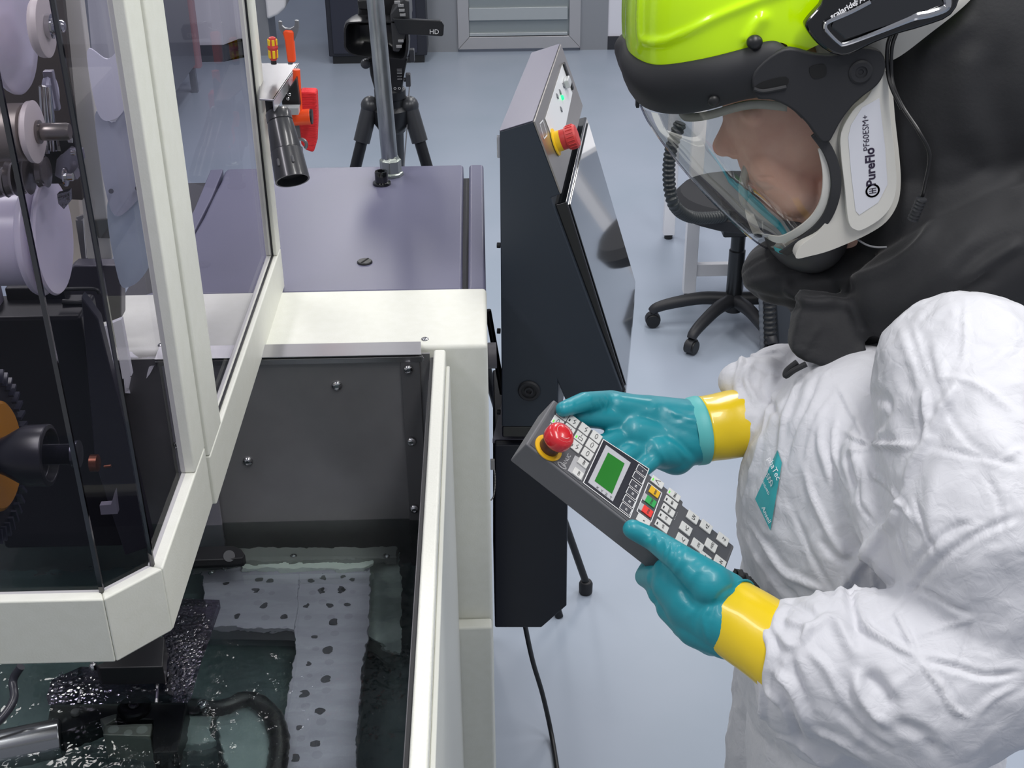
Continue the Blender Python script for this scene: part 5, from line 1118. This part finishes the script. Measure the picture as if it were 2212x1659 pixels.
pv = H(1859, 155, -.137); build('pivot_screw', M().lathe(pv, (0, -1, 0), [(.0125, -.003), (.0125, .0015), (.0105, .003), (.0065, .003), (.006, .0012), (.003, .0012), (.0028, -.002)], 36), RUB, per)
build('knob', M().ell(H(1630, 91, -.131), np.eye(3), (.0085, .007, .0075), 20, 12), BLACK, per); build('brim_stud', M().ell(H(1542, 218, -.124), np.eye(3), (.0065, .004, .0062), 20, 12), BLACK, per)
build('brim_clip', M().box(H(1377, 218, -.02), (.004, .01, .014)), BLACK, per, bevel=.001)
# lime shell
rim = row([(1351, 88, 0), (1360, 114, -.04), (1394, 136, -.072), (1438, 140, -.092), (1523, 127, -.114), (1609, 106, -.121), (1690, 92, -.123), (1716, 118, -.123), (1765, 98, -.123), (1850, 60, -.118), (1940, 20, -.10), (2010, -30, -.06), (2030, -50, 0)], 90)
upv = nrm(V(-.10, 0, 1)); ctr = (rim[0]+rim[-1])/2; ctr = ctr*V(1, 0, 1)+V(0, YH, 0)
def dome(rr, prof):
    out = []
    for s_, h in prof:
        hv = np.dot(rr-ctr, upv); base = rr-np.outer(hv, upv)
        out.append(full(ctr+(base-ctr)*s_+np.outer(hv*(1-h/.19)+h, upv)))
    return out
def thick(a, m): return dome(rim, [(s_, h) for s_, h in zip(np.linspace(0, 1, m), np.zeros(m))])
pf = [(cos(t)**.62 if t < 1.5 else .03, .185*sin(t)) for t in np.linspace(0, 1.52, 34)]
dr_ = dome(rim, pf); mbh = M().loft(dr_, flip=True)
# embossed ridge and teardrop on the shell, pressed along photo-projected lines
def emboss(mb, lines):
    vs = np.array(mb.v); bvh = BVHTree.FromPolygons([Vector(c) for c in vs], mb.f); kd = kdtree.KDTree(len(vs))
    for i, c in enumerate(vs): kd.insert(c, i)
    kd.balance(); disp = np.zeros(len(vs)); cen = ctr-upv*.02
    for pts, wd, h in lines:
        pl = resamp(cr([(a, b_, 0) for a, b_ in pts], 6), 60); best = {}
        for a, b_, _ in pl:
            d = nrm(cF*FPX+cR*(a-1106)-cU*(b_-829.5)); ht = bvh.ray_cast(Vector(cC), Vector(d))
            if ht[0] is None: continue
            for c_, i, ds in kd.find_range(ht[0], wd*2.5): best[i] = min(best.get(i, 9), ds)
        for i, ds in best.items(): disp[i] += h*math.exp(-(ds/wd)**2)
    n_ = vs-cen; n_ /= np.linalg.norm(n_, axis=1)[:, None]; vs = vs+n_*disp[:, None]; mb.v = [tuple(v) for v in vs]; return mb
rdg = [([(1383, -20), (1382, 70), (1392, 88), (1430, 90), (1480, 72), (1560, 34), (1640, 2), (1700, -20)], .005, .0035), ([(1620, 82), (1632, 60), (1645, 42)], .007, .006), ([(1384, 96), (1378, 110)], .003, .002)]
# finer grid of the shell for the emboss
fine = M().loft([resamp(r, 300) for r in dome(rim, [(cos(t)**.62, .185*sin(t)) for t in np.linspace(0, 1.3, 110)]+pf[-4:])], flip=True)
LIME = mat('lime_helmet', 'C6F400', .22, coat=.4)
shell = build('helmet_shell', emboss(fine, rdg), LIME, per, smooth=180, label='glossy lime yellow helmet shell')
bpy.data.objects.remove(hm)
# white rear shell and housing
HG = mat('housing_grey_white', 'CFCDC6', .42, bump=(300, .1, .0003)); HG2 = mat('housing_panel', 'D5D4CE', .4)
rr_ = row([(1790, 150, -.110), (1860, 130, -.112), (1925, 130, -.112), (2010, 70, -.112), (2095, 0, -.10), (2130, -60, -.06), (2140, -90, 0)], 60)
rt_ = row([(1760, -60, -.100), (1850, -40, -.106), (1920, -40, -.107), (1990, -60, -.10), (2050, -90, -.08), (2080, -110, -.05), (2085, -120, 0)], 60)
build('rear_shell', M().loft([full(rr_), full((rr_+rt_)/2+V(0, 0, .0)), full(rt_)]), HG, per, smooth=180, solid=.004)
hp_ = [(1778, 250), (1835, 222), (1868, 190), (1905, 120), (1914, 110), (1917, 155), (1925, 250), (1934, 330), (1937, 385), (1930, 430), (1906, 468), (1866, 495), (1815, 518), (1779, 532), (1745, 541), (1713, 546), (1722, 520), (1760, 490), (1785, 450), (1797, 400), (1795, 340)]
plate('housing_side', hp_, -.100, .016, HG, per, bevel=.006, nn=4)
pod = [(1838, 232), (1868, 205), (1900, 150), (1912, 160), (1919, 250), (1931, 370), (1926, 425), (1902, 462), (1862, 488), (1843, 490), (1828, 472), (1820, 400), (1812, 330), (1812, 280)]
plate('filter_pod', pod, -.116, .010, HG2, per, bevel=.005, nn=4)
stk = [(1899, 212), (1862, 232), (1838, 270), (1832, 296), (1838, 370), (1848, 455), (1856, 464), (1897, 437), (1917, 398), (1912, 320)]
Y_ = YH-.1264
stq = build('sticker', M().prism([H(a, b_, -.1262) for a, b_ in stk], V(0, -.0004, 0)), mat('sticker_white', 'D6D8E0', .35), per)
ty = nrm(H(1848, 300, -.1264)-H(1862, 450, -.1264)); tx = ty  # reading direction runs upwards
rd = nrm(H(1884, 300, -.127)-H(1888, 400, -.127)); side_ = np.cross(V(0, -1, 0), rd)
mb = M().text('PureFlo', .0142, H(1881, 361, -.1268), rd, side_, .0002, bold=.0004); mb.text('PF60ESM+', .0095, H(1871, 287, -.1268), rd, side_, .0002)
oc_ = H(1885, 412, -.1268); t0_ = [oc_+(rd*cos(a_)+side_*sin(a_))*.0068 for a_ in np.linspace(.3, 5.9, 26)]
mb.stroke(t0_, .0020, V(0, -1, 0), .0002)
for k_ in (-1, 0, 1): mb.stroke([oc_-side_*.0035+rd*.0026*k_, oc_+side_*.0035+rd*.0026*k_], .0010, V(0, -1, 0), .0003)
mb.stroke([oc_-rd*.0026, oc_+rd*.0026], .0010, V(0, -1, 0), .0003)
build('lettering', mb, mat('ink_purple', '2A2038', .5), stq)
# visor
NV = 40
vc = row([(1383, 226, 0), (1400, 262, 0), (1430, 306, 0), (1475, 364, 0), (1530, 426, 0), (1590, 486, 0), (1640, 527, 0), (1684, 549, 0)], NV)
vm1 = row([(1400, 240, -.038), (1425, 283, -.040), (1465, 332, -.040), (1512, 390, -.040), (1562, 446, -.040), (1610, 496, -.038), (1650, 530, -.035), (1688, 550, -.03)], NV)
vm = row([(1455, 245, -.078), (1490, 285, -.082), (1530, 335, -.084), (1575, 395, -.084), (1615, 445, -.080), (1650, 490, -.074), (1675, 522, -.065), (1694, 549, -.055)], NV)
vq = row([(1580, 226, -.108), (1615, 250, -.110), (1650, 300, -.110), (1680, 360, -.110), (1695, 420, -.106), (1695, 470, -.098), (1692, 515, -.085), (1698, 549, -.07)], NV)
vs_ = row([(1690, 214, -.120), (1745, 262, -.121), (1785, 325, -.120), (1797, 385, -.119), (1788, 440, -.115), (1760, 490, -.107), (1722, 525, -.094), (1700, 548, -.082)], NV)
cols = [vc, vm1, vm, vq, vs_]; grid = []
for i in range(NV): grid.append(full(resamp(cr([c[i] for c in cols], 6), 30)))
VIS = clear('visor_clear', 'F1F1EF', .022, .015, graz=.34)
build('visor', M().loft(grid), VIS, per, smooth=180)
build('visor_edge', M().tube(full(vc[:0].reshape(0, 3)) if False else np.array([g[len(g)//2] for g in grid]), .0012, 8), clear('visor_edge_clear', 'D8D8E4', .35, .05), per)
# frame and seal around the visor edge
seal = row([(1760, 285, -.120), (1788, 325, -.122), (1803, 372, -.122), (1802, 420, -.120), (1784, 468, -.113), (1748, 508, -.103), (1712, 533, -.092), (1690, 546, -.075)], 50)
def band(name, r, wdt, m_, thk=.004, shift=0.):
    for s_ in (-1, 1):
        t = np.gradient(r, axis=0); nn_ = np.cross(t, V(0, -1, 0)); nn_ /= np.linalg.norm(nn_, axis=1)[:, None]
        c_ = r+nn_*shift; a_, b_ = c_-nn_*wdt/2, c_+nn_*wdt/2
        rws = [a_, a_+V(0, -thk, 0), b_+V(0, -thk, 0), b_]
        if s_ > 0: rws = [mir(q) for q in rws]
        build(name, M().loft([list(q) for q in zip(*rws)], True, True, True, flip=s_ > 0), m_, per, bevel=.0012, smooth=60)
band('visor_seal', seal, .0115, mat('seal_black', '2C2D30', .55), .005)
fr1 = row([(1776, 318, -.119), (1786, 370, -.119), (1782, 425, -.116), (1762, 466, -.109), (1728, 496, -.098), (1690, 515, -.082), (1660, 512, -.06), (1640, 503, -.03), (1634, 500, 0)], 50)
band('visor_frame', fr1, .010, HG2, .003)
ch_ = row([(1779, 533, -.100), (1745, 542, -.092), (1713, 546, -.080), (1690, 543, -.055), (1672, 536, -.028), (1664, 532, 0)], 40)
c2_ = row([(1790, 470, -.105), (1755, 500, -.098), (1725, 515, -.085), (1700, 522, -.06), (1680, 518, -.03), (1668, 514, 0)], 40)
build('chin_frame', M().loft([full(ch_), full(c2_)]), HG, per, smooth=180, solid=.006)
band('teal_band', row([(1672, 536, -.05), (1682, 541, -.06), (1700, 545, -.07)], 12), .006, TEAL, .002)
build('inner_seal', M().ell(H(1740, 495), fax, (.05, .085, .045), 28, 16), mat('inner_grey', '4A4A4C', .6), per)
build('brow_pad', M().loft([full(row([(1470, 250, 0), (1485, 262, -.05), (1530, 258, -.085), (1620, 235, -.10), (1700, 240, -.105)], 30)), full(row([(1470, 232, 0), (1485, 244, -.05), (1530, 240, -.085), (1620, 217, -.10), (1700, 222, -.105)], 30))]), mat('pad_grey', 'A7A79E', .6), per, smooth=180, solid=.003)
build('air_duct', M().tube(cr([H(1618, 352, -.02), H(1608, 385, -.02), H(1606, 425, -.018), H(1618, 445, -.01), H(1650, 452, 0), H(1680, 450, .01)], 6), [.0055]*20+[.007]*11, 14), mat('duct_grey', 'B4B1A8', .3, .3), per)
build('chin_cup', M().loft([row([(1614, 440, -.03), (1640, 470, -.04), (1680, 490, -.04)], 12), row([(1625, 400, 0), (1655, 440, 0), (1690, 462, 0)], 12), mir(row([(1614, 440, -.03), (1640, 470, -.04), (1680, 490, -.04)], 12))]), mat('cup_grey', '9E9D97', .5), per, smooth=180, solid=.003)
# headset on the helmet side
hs_ = [(1733, 52), (1737, 36), (1765, 4), (1800, -40), (1990, -90), (2062, -30), (2046, 26), (1985, 52), (1930, 68), (1878, 88), (1830, 112), (1806, 114), (1778, 102), (1752, 80)]
kit = plate('headset', hs_, -.138, .016, BLACKG, per, both=False, bevel=.005, nn=3)[0]
build('headset_panel', M().prism([H(a, b_, -.1545) for a, b_ in ((1795, 58), (1826, 84), (1960, 40), (2040, 8), (2000, -50), (1880, 0), (1800, 44))], V(0, -.003, 0)), mat('kit_panel', '14161A', .08, coat=1), kit, bevel=.002)
tr = cr([H(1880, 4, -.157), H(1838, 26, -.157), H(1792, 46, -.157), H(1783, 56, -.157), H(1788, 68, -.157), H(1812, 92, -.157), H(1826, 95, -.157), H(1880, 76, -.157), H(1960, 44, -.157), H(1980, 36, -.157), H(2010, 30, -.157), H(2044, 16, -.157), H(2046, -6, -.157)], 5)
build('chrome_trim', M().tube(tr, [.0023]*34+[.0023+.0022*min(1, i/12) for i in range(len(tr)-34)], 10), CHROME, kit)
d_ = nrm(H(1900, -25, -.157)-H(1800, 33, -.157)); mb = M().text('scalarider', .0078, H(1794, 37, -.1548), d_, np.cross(V(0, -1, 0), d_), .0004, bold=.0002, align='LEFT'); mb.text('PACKTALK', .0088, H(1846, 8, -.1548), d_, np.cross(V(0, -1, 0), d_), .0004, align='LEFT')
build('lettering', mb, WHITE, kit)
for k_, dx in enumerate((0, 10)):
    build('headset_cable', M().tube(cr([H(1935+dx, 55, -.145), H(1918+dx, 95, -.135), H(1917+dx*.8, 150, -.132), H(1926+dx*.5, 190, -.14), H(1948+dx*.4, 235, -.15), H(1985, 285, -.17), H(2008, 335, -.175), H(1998, 400, -.175), H(1990, 432, -.17)][:9 if k_ else 5], 7), .0021, 8), mat('cable_black', '141416', .35), per)
build('cable_clip', M().tube(resamp([H(1992, 428, -.176), H(1980, 455, -.174), H(1972, 474, -.172)], 14), [.0055, .0062]*7, 10), mat('clip_black', '202226', .5), per)
build('chin_cord', M().tube(cr([H(1845, 512, -.105), H(1870, 528, -.112), H(1892, 534, -.118), H(1915, 534, -.118)], 6), .0012, 8), GREY, per)
# black shroud: neck cover falling onto the shoulders
mb = M(); I3 = np.eye(3)
mb.ell(H(2105, 200), I3, (.165, .118, .20), 40, 24)
mb.ell(H(2010, 330, 0), I3, (.075, .116, .115), 40, 24)
mb.ell(H(2080, 440, 0), I3, (.155, .15, .13), 40, 24)
mb.ell(H(2240, 420, 0), I3, (.16, .19, .12), 36, 20)
mb.ell(H(1900, 560, 0), I3, (.095, .125, .055), 36, 20)
mb.ell(H(1960, 610, 0), I3, (.10, .16, .065), 36, 20)
mb.ell(H(1745, 585, 0), I3, (.078, .085, .036), 36, 20)
mb.ell(H(1690, 592, -.01), I3, (.050, .055, .034), 30, 18)
mb.caps([H(1760, 600, -.02), H(1790, 700, -.06), H(1790, 735, -.07)], [.045, .036, .028], 24)
mb.prism([H(1735, 640, -.115), H(1905, 660, -.125), H(1868, 770, -.160), H(1843, 812, -.165), H(1812, 806, -.165), H(1735, 784, -.150), H(1707, 762, -.145), H(1718, 700, -.125)], V(0, .03, 0))
mb.ell(H(1880, 680, -.075), I3, (.045, .045, .042), 24, 16)
mb.caps([H(2212, 530, -.14), H(2060, 580, -.14), H(1930, 640, -.12), H(1870, 690, -.10)], [.075, .062, .05, .030], 24)
SHR = mat('black_shroud_fabric', '191A1E', .75, sheen=.18, bump=(260, .35, .0008)); SHR.node_tree.nodes['Principled BSDF'].inputs['Sheen Roughness'].default_value = .4
sc_ = [([(1590, 612), (1606, 585), (1640, 562), (1672, 548)], .0035, -.004), ([(1598, 618), (1660, 600), (1700, 592), (1760, 588)], .006, .005), ([(1600, 630), (1680, 650), (1740, 658)], .010, -.006), ([(1694, 595), (1705, 630), (1740, 650), (1820, 658)], .007, .008),
      ([(1700, 600), (1760, 608), (1850, 600), (1930, 570), (1990, 520), (2030, 450)], .010, .008), ([(1760, 640), (1830, 655), (1850, 690), (1862, 716), (1890, 716)], .007, .007), ([(1900, 700), (1980, 640), (2060, 560), (2130, 480)], .014, .007),
      ([(2212, 520), (2130, 570), (2075, 618)], .008, .010), ([(2150, 590), (2100, 620), (2060, 640)], .010, -.008), ([(1975, 130), (2040, 90), (2110, 30)], .012, .007), ([(1955, 240), (1950, 340), (1958, 420), (1940, 500)], .010, .006), ([(1970, 260), (1995, 380), (1985, 470)], .012, -.006),
      ([(2100, 90), (2080, 200), (2110, 330)], .02, .006), ([(2180, 60), (2150, 200), (2190, 380), (2140, 480)], .02, -.008), ([(1720, 742), (1750, 750), (1775, 756)], .0025, -.0015), ([(1770, 700), (1745, 740), (1725, 770)], .006, .004), ([(1880, 740), (1840, 790)], .006, .004)]
shroud = blob('neck_shroud', mb, .0042, 8, SHR, per, creases=sc_, label='black fabric shroud covering neck and shoulders')
build('pull_tab', M().tube(cr([H(1742, 786, -.155), H(1715, 800, -.155), H(1698, 812, -.153), H(1700, 800, -.15), H(1722, 782, -.15)], 6), .0035, 10), SHR, per)
# shoes so the figure stands on the floor
for dy in (-.09, .09):
    build('boot', M().ell(V(pz[0]-.03, pz[1]+.1+dy, .045), np.eye(3), (.15, .052, .045), 28, 14), BLACK, per)
